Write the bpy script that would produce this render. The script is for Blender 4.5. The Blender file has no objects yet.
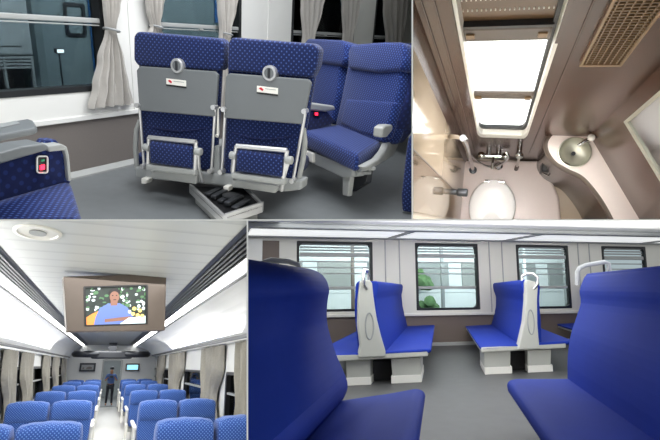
import bpy, bmesh, math, random
from mathutils import Vector, Matrix
random.seed(7)
PI = math.pi
SC = bpy.context.scene
COL = SC.collection
F = 500.0; PX, PY = 330.0, 220.0

# ---------------------------------------------------------------- frames
def d(x, y): return Vector((x-PX, F, PY-y))
def n(v): return Vector(v).normalized()
class Fr:
    """an orthonormal frame (rows of R = local axes) standing at a world point"""
    def __init__(s, R, o=(0, 0, 0), room=None): s.R = R; s.o = Vector(o); s.room = room
    def at(s, x, y, ax, v):
        q = s.R @ d(x, y); ol = s.R @ (-s.o)
        return ol + q*((v-ol[ax])/q[ax])
    def w(s, p): return s.o + s.R.transposed() @ Vector(p)
    def l(s, w): return s.R @ (Vector(w)-s.o)
    def sub(s, loc, yaw=0.0, roll=0.0, pitch=0.0):
        Q = Matrix.Rotation(yaw, 3, 'Z') @ Matrix.Rotation(pitch, 3, 'X') @ Matrix.Rotation(roll, 3, 'Y')
        return Fr(Q.transposed() @ s.R, s.w(loc), s.room)
    def mat(s):
        m = s.R.transposed().to_4x4(); m.translation = s.o; return m
def rows(X, Y, Z): return Matrix((X, Y, Z))
def YZ(Y, Z):
    Y = n(Y); Z = n(Z-Y*Z.dot(Y)); return rows(Y.cross(Z), Y, Z)
def ZX(Z, X):
    Z = n(Z); X = n(X-Z*X.dot(Z)); return rows(X, Z.cross(X), Z)
def X4(V, ly):
    b = ly-220; vx, vy = V[0]-330, V[1]-220
    return (330+(-F*F-vy*b)/vx, ly)
def YL(V, ly, left):
    L = X4(V, ly); Xd = d(*L)*(-1 if left else 1); Y = n(d(*V)); Xd = n(Xd-Y*Xd.dot(Y))
    return rows(Xd, Y, Xd.cross(Y))
TL = Fr(YZ(d(620, 50), -d(230, 220+(F*F-29000)/170)), room='TL')
BL = Fr(YL((108, 365), 360, False), room='BL')
BR = Fr(YL((440, 289), 300, True), room='BR')
TR = Fr(ZX(-n(d(496, 232)), -d(*X4((496, 232), 80))), room='TR')

# ---------------------------------------------------------------- materials
MATS = {}
def lin(c):
    return tuple(((x/255)/12.92 if x/255 <= 0.04045 else (((x/255)+0.055)/1.055)**2.4) for x in c)+(1,)
def base(name, rough=0.5, metal=0.0, spec=0.5):
    m = bpy.data.materials.new(name); m.use_nodes = True
    b = m.node_tree.nodes['Principled BSDF']
    b.inputs['Roughness'].default_value = rough; b.inputs['Metallic'].default_value = metal
    b.inputs['Specular IOR Level'].default_value = spec
    MATS[name] = m
    return m, m.node_tree, b
def N(nt, t, **k):
    x = nt.nodes.new(t)
    for a, v in k.items(): setattr(x, a, v)
    return x
def plain(name, c, rough=0.5, metal=0.0, var=0.06, scale=30, bump=0.0, spec=0.5):
    m, nt, b = base(name, rough, metal, spec)
    tc = N(nt, 'ShaderNodeTexCoord'); no = N(nt, 'ShaderNodeTexNoise'); no.inputs['Scale'].default_value = scale
    no.inputs['Detail'].default_value = 4
    nt.links.new(tc.outputs['Object'], no.inputs['Vector'])
    rp = N(nt, 'ShaderNodeMix', data_type='RGBA')
    a = lin(c); rp.inputs[6].default_value = tuple(min(1, x*(1-var)) for x in a[:3])+(1,)
    rp.inputs[7].default_value = tuple(min(1, x*(1+var)) for x in a[:3])+(1,)
    nt.links.new(no.outputs['Fac'], rp.inputs[0]); nt.links.new(rp.outputs[2], b.inputs['Base Color'])
    if bump:
        bp = N(nt, 'ShaderNodeBump'); bp.inputs['Strength'].default_value = bump; bp.inputs['Distance'].default_value = 0.01
        nt.links.new(no.outputs['Fac'], bp.inputs['Height']); nt.links.new(bp.outputs['Normal'], b.inputs['Normal'])
    return m
def dotted(name, c, dot, scale, r=0.2, rough=0.85, angle=45, soft=0.08):
    """woven cloth with a staggered grid of small lighter dots (a print, in the cloth's own UVs)"""
    m, nt, b = base(name, rough, 0, 0.2)
    uv = N(nt, 'ShaderNodeUVMap'); mp = N(nt, 'ShaderNodeMapping'); mp.inputs['Rotation'].default_value[2] = math.radians(angle)
    vo = N(nt, 'ShaderNodeTexVoronoi', voronoi_dimensions='2D'); vo.inputs['Scale'].default_value = scale; vo.inputs['Randomness'].default_value = 0
    cr = N(nt, 'ShaderNodeValToRGB'); cr.color_ramp.elements[0].position = r; cr.color_ramp.elements[0].color = lin(dot)
    cr.color_ramp.elements[1].position = r+soft; cr.color_ramp.elements[1].color = lin(c)
    nt.links.new(uv.outputs[0], mp.inputs[0]); nt.links.new(mp.outputs[0], vo.inputs['Vector'])
    nt.links.new(vo.outputs['Distance'], cr.inputs[0])
    no = N(nt, 'ShaderNodeTexNoise'); no.inputs['Scale'].default_value = 9; nt.links.new(uv.outputs[0], no.inputs['Vector'])
    mx = N(nt, 'ShaderNodeMix', data_type='RGBA', blend_type='MULTIPLY'); mx.inputs[0].default_value = 0.35
    nt.links.new(cr.outputs[0], mx.inputs[6]); nt.links.new(no.outputs['Color'], mx.inputs[7])
    hs = N(nt, 'ShaderNodeHueSaturation'); hs.inputs['Saturation'].default_value = 1.0; hs.inputs['Value'].default_value = 1.15
    nt.links.new(cr.outputs[0], hs.inputs['Color'])
    nt.links.new(hs.outputs[0], b.inputs['Base Color'])
    b.inputs['Sheen Weight'].default_value = 0.15
    bp = N(nt, 'ShaderNodeBump'); bp.inputs['Strength'].default_value = 0.25; bp.inputs['Distance'].default_value = 0.004
    nt.links.new(vo.outputs['Distance'], bp.inputs['Height']); nt.links.new(bp.outputs['Normal'], b.inputs['Normal'])
    return m
def striped(name, c1, c2, axis, scale, width=0.5, rough=0.4, metal=0.0, soft=0.05, bump=0.3):
    """parallel ribs along one object axis"""
    m, nt, b = base(name, rough, metal)
    uv = N(nt, 'ShaderNodeTexCoord'); sp = N(nt, 'ShaderNodeSeparateXYZ'); nt.links.new(uv.outputs['Object'], sp.inputs[0])
    mu = N(nt, 'ShaderNodeMath', operation='MULTIPLY'); mu.inputs[1].default_value = scale; nt.links.new(sp.outputs[axis], mu.inputs[0])
    fr = N(nt, 'ShaderNodeMath', operation='FRACT'); nt.links.new(mu.outputs[0], fr.inputs[0])
    cr = N(nt, 'ShaderNodeValToRGB'); e = cr.color_ramp.elements
    e[0].position = max(0, width-soft); e[0].color = lin(c1); e[1].position = min(1, width+soft); e[1].color = lin(c2)
    nt.links.new(fr.outputs[0], cr.inputs[0]); nt.links.new(cr.outputs[0], b.inputs['Base Color'])
    if bump:
        bp = N(nt, 'ShaderNodeBump'); bp.inputs['Strength'].default_value = bump; bp.inputs['Distance'].default_value = 0.01; bp.invert = True
        nt.links.new(cr.outputs[0], bp.inputs['Height']); nt.links.new(bp.outputs['Normal'], b.inputs['Normal'])
    return m
def emit(name, c, s):
    m, nt, b = base(name); b.inputs['Base Color'].default_value = lin(c)
    b.inputs['Emission Color'].default_value = lin(c); b.inputs['Emission Strength'].default_value = s
    return m
def glass(name, tint, gloss=0.12, rough=0.03, fac=0.12):
    m = bpy.data.materials.new(name); m.use_nodes = True; nt = m.node_tree; nt.nodes.clear(); MATS[name] = m
    out = N(nt, 'ShaderNodeOutputMaterial'); tr = N(nt, 'ShaderNodeBsdfTransparent'); tr.inputs[0].default_value = lin(tint)
    gl = N(nt, 'ShaderNodeBsdfGlossy'); gl.inputs['Roughness'].default_value = rough
    fr = N(nt, 'ShaderNodeFresnel'); fr.inputs[0].default_value = 1.22
    mx = N(nt, 'ShaderNodeMixShader'); nt.links.new(fr.outputs[0], mx.inputs[0])
    nt.links.new(tr.outputs[0], mx.inputs[1]); nt.links.new(gl.outputs[0], mx.inputs[2]); nt.links.new(mx.outputs[0], out.inputs[0])
    return m
dotted('navy_dot', (13, 26, 68), (58, 78, 132), 50, 0.13, soft=0.12)
dotted('navy_plain', (13, 24, 66), (24, 40, 92), 30, 0.2)
dotted('seat_dot', (13, 29, 80), (54, 78, 140), 54, 0.15, soft=0.18)
dotted('coach_blue', (38, 72, 160), (66, 102, 188), 60, 0.22, soft=0.2)
dotted('coach_dot', (42, 73, 140), (98, 130, 190), 56, 0.18, soft=0.15)
plain('royal', (22, 48, 142), 0.7, var=0.08, scale=6, spec=0.18)
plain('royal_dark', (14, 22, 96), 0.6)
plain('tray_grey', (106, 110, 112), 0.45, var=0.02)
plain('light_grey', (156, 158, 156), 0.4, var=0.03)
plain('mid_grey', (146, 149, 149), 0.4, var=0.04)
plain('silver', (205, 205, 205), 0.28, 0.7)
plain('chrome', (225, 225, 225), 0.12, 1.0, var=0.01)
plain('dark_metal', (58, 60, 64), 0.4, 0.6)
plain('black', (16, 16, 18), 0.4)
plain('rubber', (26, 28, 30), 0.5)
plain('white_panel', (222, 222, 218), 0.35, var=0.02, scale=3)
plain('white_plastic', (232, 230, 222), 0.3, var=0.02)
plain('bench_cream', (178, 179, 172), 0.4, var=0.02, scale=5)
plain('wainscot', (112, 106, 102), 0.6, var=0.08, scale=90)
plain('wainscot_dark', (104, 93, 86), 0.6, var=0.06, scale=60)
plain('floor_grey', (108, 112, 114), 0.45, var=0.12, scale=14)
plain('floor_dark', (80, 81, 81), 0.5, var=0.16, scale=7)
plain('floor_light', (196, 194, 188), 0.35, var=0.06, scale=10)
plain('curtain', (176, 172, 166), 0.9, var=0.08, scale=40)
plain('curtain_dark', (146, 142, 132), 0.9, var=0.14, scale=40)
plain('ceiling_white', (206, 207, 204), 0.4, var=0.02, scale=4)
plain('cream_panel', (208, 206, 197), 0.4, var=0.02, scale=3)
plain('polished_beige', (186, 166, 142), 0.05, 0.55, var=0.02, scale=3)
plain('base_pink', (226, 210, 202), 0.3, var=0.02)
plain('brown_wall', (70, 44, 30), 0.24, var=0.04, scale=5, spec=0.35)
plain('beige_wall', (196, 178, 154), 0.07, var=0.03, scale=3, spec=1.0)
plain('brown_frame', (88, 77, 69), 0.45, var=0.03)
plain('tan', (128, 102, 72), 0.35, 0.4)
plain('pink_white', (240, 228, 222), 0.25, var=0.02)
plain('porcelain', (250, 248, 246), 0.12, var=0.01)
plain('steel', (196, 196, 182), 0.38, 0.7)
plain('teal_coach', (112, 124, 126), 0.5, var=0.1, scale=3)
plain('blue_coach', (30, 86, 140), 0.4)
plain('ground_dark', (48, 50, 50), 0.8, var=0.3, scale=4)
plain('outside_white', (225, 230, 232), 0.6)
plain('outside_grey', (150, 154, 154), 0.6, var=0.2, scale=5)
plain('leaf', (88, 120, 78), 0.8, var=0.4, scale=20)
plain('red', (200, 30, 50), 0.4)
plain('skin', (150, 104, 78), 0.6)
plain('shirt_blue', (70, 96, 150), 0.8)
plain('cloth_dark', (40, 42, 52), 0.8)
plain('orange', (214, 130, 50), 0.6)
plain('green', (60, 170, 120), 0.5)
plain('blind_brown', (92, 68, 42), 0.4)
striped('vent_dark', (28, 30, 32), (120, 122, 122), 0, 60, 0.55, 0.4)
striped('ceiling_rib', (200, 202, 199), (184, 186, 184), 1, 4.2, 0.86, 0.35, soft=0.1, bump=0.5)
emit('strip_light', (255, 255, 252), 7)
emit('strip_dim', (250, 252, 250), 0.72)
emit('pane_light', (252, 255, 254), 2.3)
emit('led_red', (255, 40, 70), 3.0)
glass('glass_dark', (150, 158, 160))
glass('glass_clear', (225, 232, 232))
# ---------------------------------------------------------------- mesh building
class MB:
    def __init__(s): s.bm = bmesh.new(); s.smooth = False
    def _add(s, t, M=None):
        if M is not None: t.transform(M)
        me = bpy.data.meshes.new('t'); t.to_mesh(me); t.free(); s.bm.from_mesh(me); bpy.data.meshes.remove(me); return s
    def box(s, a, b, bev=0.0, seg=2, M=None):
        t = bmesh.new(); lo = [min(a[i], b[i]) for i in range(3)]; hi = [max(a[i], b[i]) for i in range(3)]
        v = [t.verts.new((hi[0] if i & 1 else lo[0], hi[1] if i & 2 else lo[1], hi[2] if i & 4 else lo[2])) for i in range(8)]
        for f in ((0, 2, 3, 1), (4, 5, 7, 6), (0, 1, 5, 4), (2, 6, 7, 3), (0, 4, 6, 2), (1, 3, 7, 5)): t.faces.new([v[i] for i in f])
        if bev:
            bev = min(bev, min(hi[i]-lo[i] for i in range(3))*0.49)
            bmesh.ops.bevel(t, geom=list(t.edges), offset=bev, segments=seg, affect='EDGES', profile=0.5)
        return s._add(t, M)
    def prism(s, pts, vec, bev=0.0, seg=2):
        """closed polygon (3D, planar) pushed along vec"""
        t = bmesh.new(); vec = Vector(vec); pts = [Vector(p) for p in pts]
        a = [t.verts.new(p) for p in pts]; b = [t.verts.new(p+vec) for p in pts]; k = len(a)
        t.faces.new(a); t.faces.new(b[::-1])
        for i in range(k): t.faces.new((a[i], b[i], b[(i+1) % k], a[(i+1) % k]))
        bmesh.ops.recalc_face_normals(t, faces=t.faces)
        if bev: bmesh.ops.bevel(t, geom=list(t.edges), offset=bev, segments=seg, affect='EDGES', profile=0.5, clamp_overlap=True)
        return s._add(t)
    def loft(s, secs, cap=True, closed=True):
        t = bmesh.new(); R = [[t.verts.new(p) for p in q] for q in secs]; k = len(R[0])
        for i in range(len(R)-1):
            for j in range(k if closed else k-1):
                t.faces.new((R[i][j], R[i][(j+1) % k], R[i+1][(j+1) % k], R[i+1][j]))
        if cap and closed: t.faces.new(R[0][::-1]); t.faces.new(R[-1])
        bmesh.ops.recalc_face_normals(t, faces=t.faces)
        s.smooth = True
        return s._add(t)
    def pill(s, secs, r=0.03, e=4, k=28):
        """secs: (centre, half-vector u, half-vector v) superellipses, rounded off at both ends"""
        secs = [(Vector(c), Vector(u), Vector(v)) for c, u, v in secs]; out = []
        def ring(c, u, v):
            q = []
            for i in range(k):
                a = 2*PI*i/k; ca, sa = math.cos(a), math.sin(a)
                q.append(c+u*math.copysign(abs(ca)**(2/e), ca)+v*math.copysign(abs(sa)**(2/e), sa))
            return q
        def end(c, u, v, dr):
            o = []
            for a in (0, 25, 50, 72, 90):
                a = math.radians(a); ins = r*(1-math.sin(a))
                o.append(ring(c+dr*(r*(1-math.cos(a))), u*max(0.03, 1-ins/u.length), v*max(0.03, 1-ins/v.length)))
            return o
        d0 = (secs[1][0]-secs[0][0]).normalized(); d1 = (secs[-2][0]-secs[-1][0]).normalized()
        out += end(*secs[0], d0)
        for q in secs[1:-1]: out.append(ring(*q))
        out += end(*secs[-1], d1)[::-1]
        return s.loft(out)
    def tube(s, pts, r, k=10, closed=False):
        pts = [Vector(p) for p in pts]; secs = []; m = len(pts); prev = None
        for i, p in enumerate(pts):
            a = pts[(i-1) % m] if (i or closed) else p; b = pts[(i+1) % m] if (i < m-1 or closed) else p
            dr = (b-a).normalized()
            if prev is None:
                up = Vector((0, 0, 1)) if abs(dr.z) < 0.9 else Vector((1, 0, 0)); u = dr.cross(up).normalized()
            else: u = (prev-dr*prev.dot(dr)).normalized()
            prev = u; v = dr.cross(u)
            rr = r[i] if isinstance(r, (list, tuple)) else r
            secs.append([p+u*rr*math.cos(2*PI*j/k)+v*rr*math.sin(2*PI*j/k) for j in range(k)])
        if closed: secs.append(secs[0]); return s.loft(secs, cap=False)
        return s.loft(secs)
    def cyl(s, c, ax, r, h, k=28, r2=None, bev=0.0):
        """cylinder from c along unit-ish ax for h"""
        c = Vector(c); ax = Vector(ax).normalized(); r2 = r if r2 is None else r2
        if bev: return s.lathe(c, ax, [(r-bev, 0), (r-bev*.3, bev*.3), (r, bev), (r2, h-bev), (r2-bev*.3, h-bev*.3), (r2-bev, h)], k)
        return s.tube([c, c+ax*h], [r, r2], k)
    def lathe(s, c, ax, prof, k=28, sx=1.0, sy=1.0, ref=None):
        c = Vector(c); ax = Vector(ax).normalized()
        ref = Vector(ref) if ref is not None else (Vector((0, 0, 1)) if abs(ax.z) < 0.9 else Vector((1, 0, 0)))
        u = (ref-ax*ref.dot(ax)).normalized(); v = ax.cross(u)
        return s.loft([[c+ax*h+u*r*sx*math.cos(2*PI*j/k)+v*r*sy*math.sin(2*PI*j/k) for j in range(k)] for r, h in prof])
    def grid(s, P):
        """open sheet from a 2D list of points"""
        t = bmesh.new(); R = [[t.verts.new(p) for p in q] for q in P]
        for i in range(len(R)-1):
            for j in range(len(R[0])-1): t.faces.new((R[i][j], R[i][j+1], R[i+1][j+1], R[i+1][j]))
        s.smooth = True
        return s._add(t)
    def build(s, name, mat, parent, fr, smooth=None):
        bm = s.bm; uv = bm.loops.layers.uv.new('UVMap'); bm.normal_update()
        for f in bm.faces:
            nx = [abs(x) for x in f.normal]; a = nx.index(max(nx))
            for l in f.loops:
                p = l.vert.co
                l[uv].uv = (p.y, p.z) if a == 0 else ((p.x, p.z) if a == 1 else (p.x, p.y))
        me = bpy.data.meshes.new(name); bm.to_mesh(me); bm.free()
        ms = mat if isinstance(mat, (list, tuple)) else [mat]
        for m in ms: me.materials.append(MATS[m])
        if s.smooth if smooth is None else smooth:
            for p in me.polygons: p.use_smooth = True
            try: me.set_sharp_from_angle(angle=math.radians(50))
            except Exception: pass
        o = bpy.data.objects.new(name, me); COL.objects.link(o)
        o['_room'] = fr.room or ''
        if parent is None: o.matrix_world = fr.mat()
        else: o.parent = parent
        return o
def thing(fr, name, label, cat, group=None):
    o = bpy.data.objects.new(name, None); COL.objects.link(o); o.matrix_world = fr.mat(); o.empty_display_size = 0.1
    o['_room'] = fr.room or ''
    o['label'] = label; o['category'] = cat
    if group: o['group'] = group
    return o
def tag(o, label, cat, group=None):
    o['label'] = label; o['category'] = cat
    if group: o['group'] = group
    return o
def struct(o): o['kind'] = 'structure'; return o
def dup(root, fr, label, group=None):
    r = root.copy(); COL.objects.link(r); r.matrix_world = fr.mat(); r['label'] = label
    if group: r['group'] = group
    def rec(src, dst):
        for ch in src.children:
            c = ch.copy(); COL.objects.link(c); c.parent = dst; rec(ch, c)
    rec(root, r)
    return r
def seg(cx, cz, rx, rz, k=24): return [(cx+rx*math.cos(2*PI*i/k), cz+rz*math.sin(2*PI*i/k)) for i in range(k)]
def rr2(x0, z0, x1, z1, r, q): return [(cx+r*math.cos(math.radians(a0+90*i/6)), cz+q*math.sin(math.radians(a0+90*i/6))) for cx, cz, a0 in ((x1-r, z1-q, 0), (x0+r, z1-q, 90), (x0+r, z0+q, 180), (x1-r, z0+q, 270)) for i in range(7)]
def rrect(x0, z0, x1, z1, r, k=5):
    out = []
    for cx, cz, a in ((x1-r, z1-r, 0), (x0+r, z1-r, 90), (x0+r, z0+r, 180), (x1-r, z0+r, 270)):
        for i in range(k+1):
            t = math.radians(a+90*i/k); out.append((cx+r*math.cos(t), cz+r*math.sin(t)))
    return out
def frame_ring(mb, axis, plane, outer, inner, depth):
    """picture-frame solid between two equal-count outlines, in the plane axis=plane, pushed by depth"""
    def P(q, v):
        p = [0, 0, 0]; o = [i for i in range(3) if i != axis]; p[axis] = v; p[o[0]] = q[0]; p[o[1]] = q[1]; return p
    t = bmesh.new(); k = len(outer)
    L = [[t.verts.new(P(q, v)) for q in ring] for ring, v in ((outer, plane), (inner, plane), (inner, plane+depth), (outer, plane+depth))]
    for a in range(4):
        for j in range(k): t.faces.new((L[a][j], L[a][(j+1) % k], L[(a+1) % 4][(j+1) % k], L[(a+1) % 4][j]))
    bmesh.ops.recalc_face_normals(t, faces=t.faces)
    mb._add(t); return mb
def curtain(fr, name, axis_x, rowsq, label, group, mat='curtain', waves=6, amp=0.02, side=1, tie=None):
    """rowsq: (z, ya, yb) down the cloth; hangs in the plane X=axis_x of the wall"""
    P = []; m = 48
    zs = [r[0] for r in rowsq]
    R = []
    for a, b in zip(rowsq[:-1], rowsq[1:]):
        for t in range(8): f = t/8; R.append([a[i]+(b[i]-a[i])*(f*f*(3-2*f) if i else f) for i in range(3)])
    R.append(list(rowsq[-1])); w0 = max(abs(r[2]-r[1]) for r in R)
    for z, ya, yb in R:
        w = abs(yb-ya); A = amp*(0.5+0.8*w/w0)
        P.append([(axis_x+side*(A*math.sin(waves*2*PI*j/m+0.6*math.sin(z*5))+A*0.5*math.sin(waves*3.1*PI*j/m+z)), ya+(yb-ya)*j/m, z) for j in range(m+1)])
    mb = MB(); mb.grid(P)
    # a hem and thickness: the same sheet again a little nearer the wall
    c = mb.grid([[(x-side*0.006, y, z) for x, y, z in r] for r in P]).build(name, mat, None, fr)
    tag(c, label, 'curtain', group)
    return c
# ================================================================ TOP LEFT: saloon with turning seats
H = 1.05
WX = TL.at(100, 172, 2, -H)[0]                       # the window wall
fl = MB().box((WX-0.3, 0.6, -H-0.12), (3.0, 13, -H)).build('floor_saloon', 'floor_grey', None, TL); struct(fl)
def wy(x, y): return TL.at(x, y, 0, WX)[1]
def wz(x, y): return TL.at(x, y, 0, WX)[2]
ZS = (wz(37, 124)+wz(110, 113))/2; ZW = (wz(5, 97)+wz(90, 92))/2; ZT = 0.60                    # skirt line, window sill, window head
Y0, Y9 = 0.4, 13.0
piers = [(wy(104, 20), wy(150, 5)), (wy(241, 15), wy(292, 10)), (wy(356, 5), wy(376, 5)), (wy(402, 5), Y9)]
edges = [Y0]+[v for p in piers for v in p]
wins = [(edges[i], edges[i+1]) for i in range(0, len(edges)-1, 2)]
w = MB().box((WX-0.1, Y0, ZS), (WX, Y9, ZW)); w.box((WX-0.1, Y0, ZT), (WX, Y9, ZT+0.7))
for a, b in piers: w.box((WX-0.1, a, ZW), (WX, b, ZT))
w.box((WX-0.004, Y0, ZS-0.02), (WX+0.012, Y9, ZS+0.012), 0.004)
for a, b in piers[:2]: w.box((WX-0.01, (a+b)/2-0.004, ZS), (WX+0.006, (a+b)/2+0.004, ZT+0.5))
struct(w.build('wall_left', 'white_panel', None, TL))
w = MB().box((WX-0.1, Y0, -H-0.1), (WX-0.012, Y9, ZS-0.02))
struct(w.build('wall_skirt', 'wainscot', None, TL))
w = MB().prism([(WX-0.012, Y0, -H), (WX+0.03, Y0, -H), (WX+0.03, Y0, -H+0.012), (WX-0.004, Y0, -H+0.04), (WX-0.012, Y0, -H+0.04)], (0, Y9-Y0, 0))
struct(w.build('baseboard_left', 'light_grey', None, TL))
for i, (a, b) in enumerate(wins[:4]):
    root = MB()
    o = [(y, z) for y, z in rrect(a, ZW, b, ZT, 0.03)]; q = [(y, z) for y, z in rrect(a+0.035, ZW+0.035, b-0.035, ZT-0.035, 0.02)]
    frame_ring(root, 0, WX+0.006, o, q, -0.09)
    wf = struct(root.build('window_%d' % (i+1), 'rubber', None, TL))
    m = MB().box((WX-0.05, a+0.02, wz(50, 21)), (WX+0.002, b-0.02, wz(50, 15.5)), 0.006); m.box((WX-0.03, a+0.02, wz(50, 24)), (WX-0.005, b-0.02, wz(50, 22.5)), 0.003)
    m.box((WX-0.01, (a+b)/2-0.02, wz(50, 23)), (WX+0.012, (a+b)/2+0.02, wz(50, 21)), 0.002)
    r = m.build('window_rail', 'light_grey', wf, TL)
    g = MB().box((WX-0.072, a+0.02, ZW+0.02), (WX-0.066, b-0.02, ZT-0.02)).build('window_pane', 'glass_dark', wf, TL)
# what stands outside the glass
XO = WX-1.6
o = MB().box((XO-14, -1, -H-0.4), (WX-0.12, 30, -H-0.1)); struct(o.build('floor_trackside', 'ground_dark', None, TL))
def oy(x, y, X=XO): return TL.at(x, y, 0, X)
pc = MB()
a, b = oy(40, 60), oy(106, 60)
pfr = TL.sub((XO-0.05, oy(41, 60)[1], -H))
tc = thing(pfr, 'parked_coach', 'grey-green parked railway coach with a blue door seen through the dark window', 'railway coach')
Lc = 22
MB().box((-2.2, 0, 0.25), (0, Lc, 2.6), 0.08).build('body', 'teal_coach', tc, pfr)
wo = pfr.at(66, 25, 0, 0.02); wo2 = pfr.at(88, 37, 0, 0.02)
m = MB(); frame_ring(m, 0, 0.0, rrect(wo[1], wo2[2], wo2[1], wo[2]+0.2, 0.03), rrect(wo[1]+0.03, wo2[2]+0.03, wo2[1]-0.03, wo[2]+0.17, 0.03), 0.015)
m.build('window_frame', 'dark_metal', tc, pfr)
dy = pfr.at(91, 30, 0, 0.02)[1]; dy2 = pfr.at(104, 30, 0, 0.02)[1]
MB().box((0.0, dy, 0.35), (0.02, dy2, 2.5), 0.008).build('door', 'blue_coach', tc, pfr)
for k in range(11):
    MB().box((0.0, 2.4+k*1.5, 1.0), (0.012, 3.3+k*1.5, 1.75), 0.005).build('window_frame', 'blue_coach', tc, pfr)
MB().box((-2.0, 0.2, -0.1), (-0.2, Lc-0.3, 0.24), 0.02).build('underframe', 'black', tc, pfr)
hf = TL.sub((XO+0.1, oy(0, 60)[1]-0.6, -H))
hb = thing(hf, 'equipment_cabinet', 'plain grey trackside cabinet seen through the dark window at the left edge', 'cabinet')
y2 = hf.at(32, 40, 0, 0)[1]; z1 = hf.at(20, 56, 0, 0)[2]
MB().box((-0.6, 0, z1), (0, y2, z1+1.3), 0.02).build('housing', 'outside_grey', hb, hf)
MB().box((-0.5, 0.1, 0), (-0.1, y2-0.05, z1), 0.01).build('plinth', 'black', hb, hf)
MB().box((0.0, 0.08, z1+0.08), (0.01, y2-0.1, z1+1.2), 0.004).build('door', 'outside_grey', hb, hf)
rf = TL.sub((XO+0.35, oy(0, 66)[1]-0.6, -H))
rl = thing(rf, 'platform_railing', 'grey metal railing of thin bars in front of the trackside cabinet', 'railing')
y2 = rf.at(33, 60, 0, 0)[1]
for k in range(4):
    z = rf.at(20, 57.5+k*3.3, 0, 0)[2]; MB().box((-0.01, 0, z-0.008), (0.01, y2, z+0.008)).build('rail', 'mid_grey', rl, rf)
zt = rf.at(20, 56.5, 0, 0)[2]
for k in range(3): MB().box((-0.012, y2*(k+.98)/3-0.02, 0), (0.012, y2*(k+.98)/3, zt), 0.003).build('post', 'mid_grey', rl, rf)
lf = TL.sub((XO+0.3, oy(37, 45)[1], oy(37, 48)[2]))
ll = thing(lf, 'work_lamp', 'small bright work lamp glowing beyond the dark window', 'lamp')
MB().box((-0.02, -0.035, -0.02), (0.02, 0.035, 0.02), 0.006).build('housing', 'dark_metal', ll, lf)
MB().box((0.02, -0.03, -0.014), (0.026, 0.03, 0.014)).build('lens', 'strip_light', ll, lf)
MB().box((-0.005, -0.005, -H-0.1-oy(37, 48)[2]), (0.005, 0.005, -0.02)).build('stand', 'dark_metal', ll, lf)
# a hedge and a far wall close the view
hg = MB(); 
for k in range(60):
    c = Vector((XO-3.3+random.uniform(-.2, .2), 0.5+k*0.25, 0.5+random.uniform(-.15, .25))); hg.lathe(c, (0, 0, 1), [(0.01, -.3), (.22, -.2), (.3, 0), (.2, .22), (.01, .3)], 8)
tag(hg.build('hedge', 'leaf', None, TL), 'green hedge top beyond the parked coach at the upper left window', 'hedge'); 

# --- curtains
cg = 'grey curtains along the dark window wall'
def cpx(name, pts, label, side=1, waves=5, X=WX+0.05):
    rows_ = []
    for y, xa, xb in pts:
        A = TL.at(xa, y, 0, X); B = TL.at(xb, y, 0, X); rows_.append(((A[2]+B[2])/2, A[1], B[1]))
    return curtain(TL, name, X, rows_, label, cg, waves=waves)
cpx('curtain', [(-12, 99, 124), (6, 103, 121), (30, 106, 117), (60, 99, 126), (85, 94, 131), (106, 89, 135)], 'grey curtain tied in the middle with a wide flared hem, left of the tray-back seats')
cpx('curtain', [(-12, 142, 165), (8, 146, 162), (27, 151, 160), (34, 149, 163), (60, 147, 170)], 'grey curtain gathered just above the left tray-back seat', waves=4)
cpx('curtain', [(-12, 214, 238), (8, 217, 235), (32, 220, 231), (50, 220, 229), (110, 216, 232)], 'grey curtain hanging in the gap between the two tray-back seats', waves=4)
cpx('curtain', [(-12, 298, 325), (8, 300, 321), (38, 303, 315), (60, 300, 318)], 'grey curtain behind the right tray-back seat and the window seat', waves=4)
cpx('curtain', [(-12, 338, 361), (8, 341, 358), (38, 343, 353), (60, 342, 356)], 'grey curtain behind the headrest of the pale-armed seat, left of the pillar', waves=4)
cpx('curtain', [(-12, 380, 408), (8, 382, 406), (45, 386, 402), (75, 384, 406)], 'grey curtain nearest the far end of the window wall', waves=4)
for i, (x0, y0, x1) in enumerate(((106, 30, 117), (152, 27, 160), (221, 34, 230))):
    A = TL.at(x0, y0, 0, WX+0.05); B = TL.at(x1, y0, 0, WX+0.05); f = TL.sub((WX+0.05, (A[1]+B[1])/2, (A[2]+B[2])/2))
    hw = (B[1]-A[1])/2
    m = MB(); m.tube([(0.055*math.cos(t), hw*math.sin(t), -0.01*math.sin(t)) for t in [2*PI*k/20 for k in range(20)]], 0.008, 6, closed=True)
    o = m.build('curtain_tieback', 'mid_grey', None, f)
    tag(o, ['grey tieback round the flared curtain', 'grey tieback round the curtain above the left tray-back seat', 'grey tieback round the curtain between the tray-back seats'][i], 'curtain tieback', 'curtain tiebacks')

# --- the seat pair seen from behind
def hz(x): return 50-0.0768*(620-x)
PF = Fr(ZX(TL.R[2], -d(-1320, hz(-1320))), TL.w(TL.at(215, 205, 2, -H)), 'TL')
def P(x, y, v=0.0): return PF.at(x, y, 1, v)
pair = thing(PF, 'turning_double_seat', 'pair of navy dotted seats seen from behind with grey tray tables and folded footrests', 'double seat')
def outline(pts, v=0.0):
    return [P(x, y, v) for x, y in pts]
def backseat(pts, head):
    m = MB().prism(outline(pts, 0.012), (0, 0.07, 0), 0.03, 3)
    b = m.build('backrest', 'navy_dot', pair, PF, smooth=True)
    m = MB().prism(outline(head, -0.012), (0, 0.095, 0), 0.028, 3)
    m.build('headrest', 'navy_dot', pair, PF, smooth=True)
    return b
b1 = backseat([(136, 45), (218, 52), (218.5, 72), (213.5, 171), (140.5, 170), (137, 70)], [(133, 36), (136.5, 31.5), (218, 38.5), (222.6, 43), (222.3, 64), (219, 71), (137, 66), (133, 60)])
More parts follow.
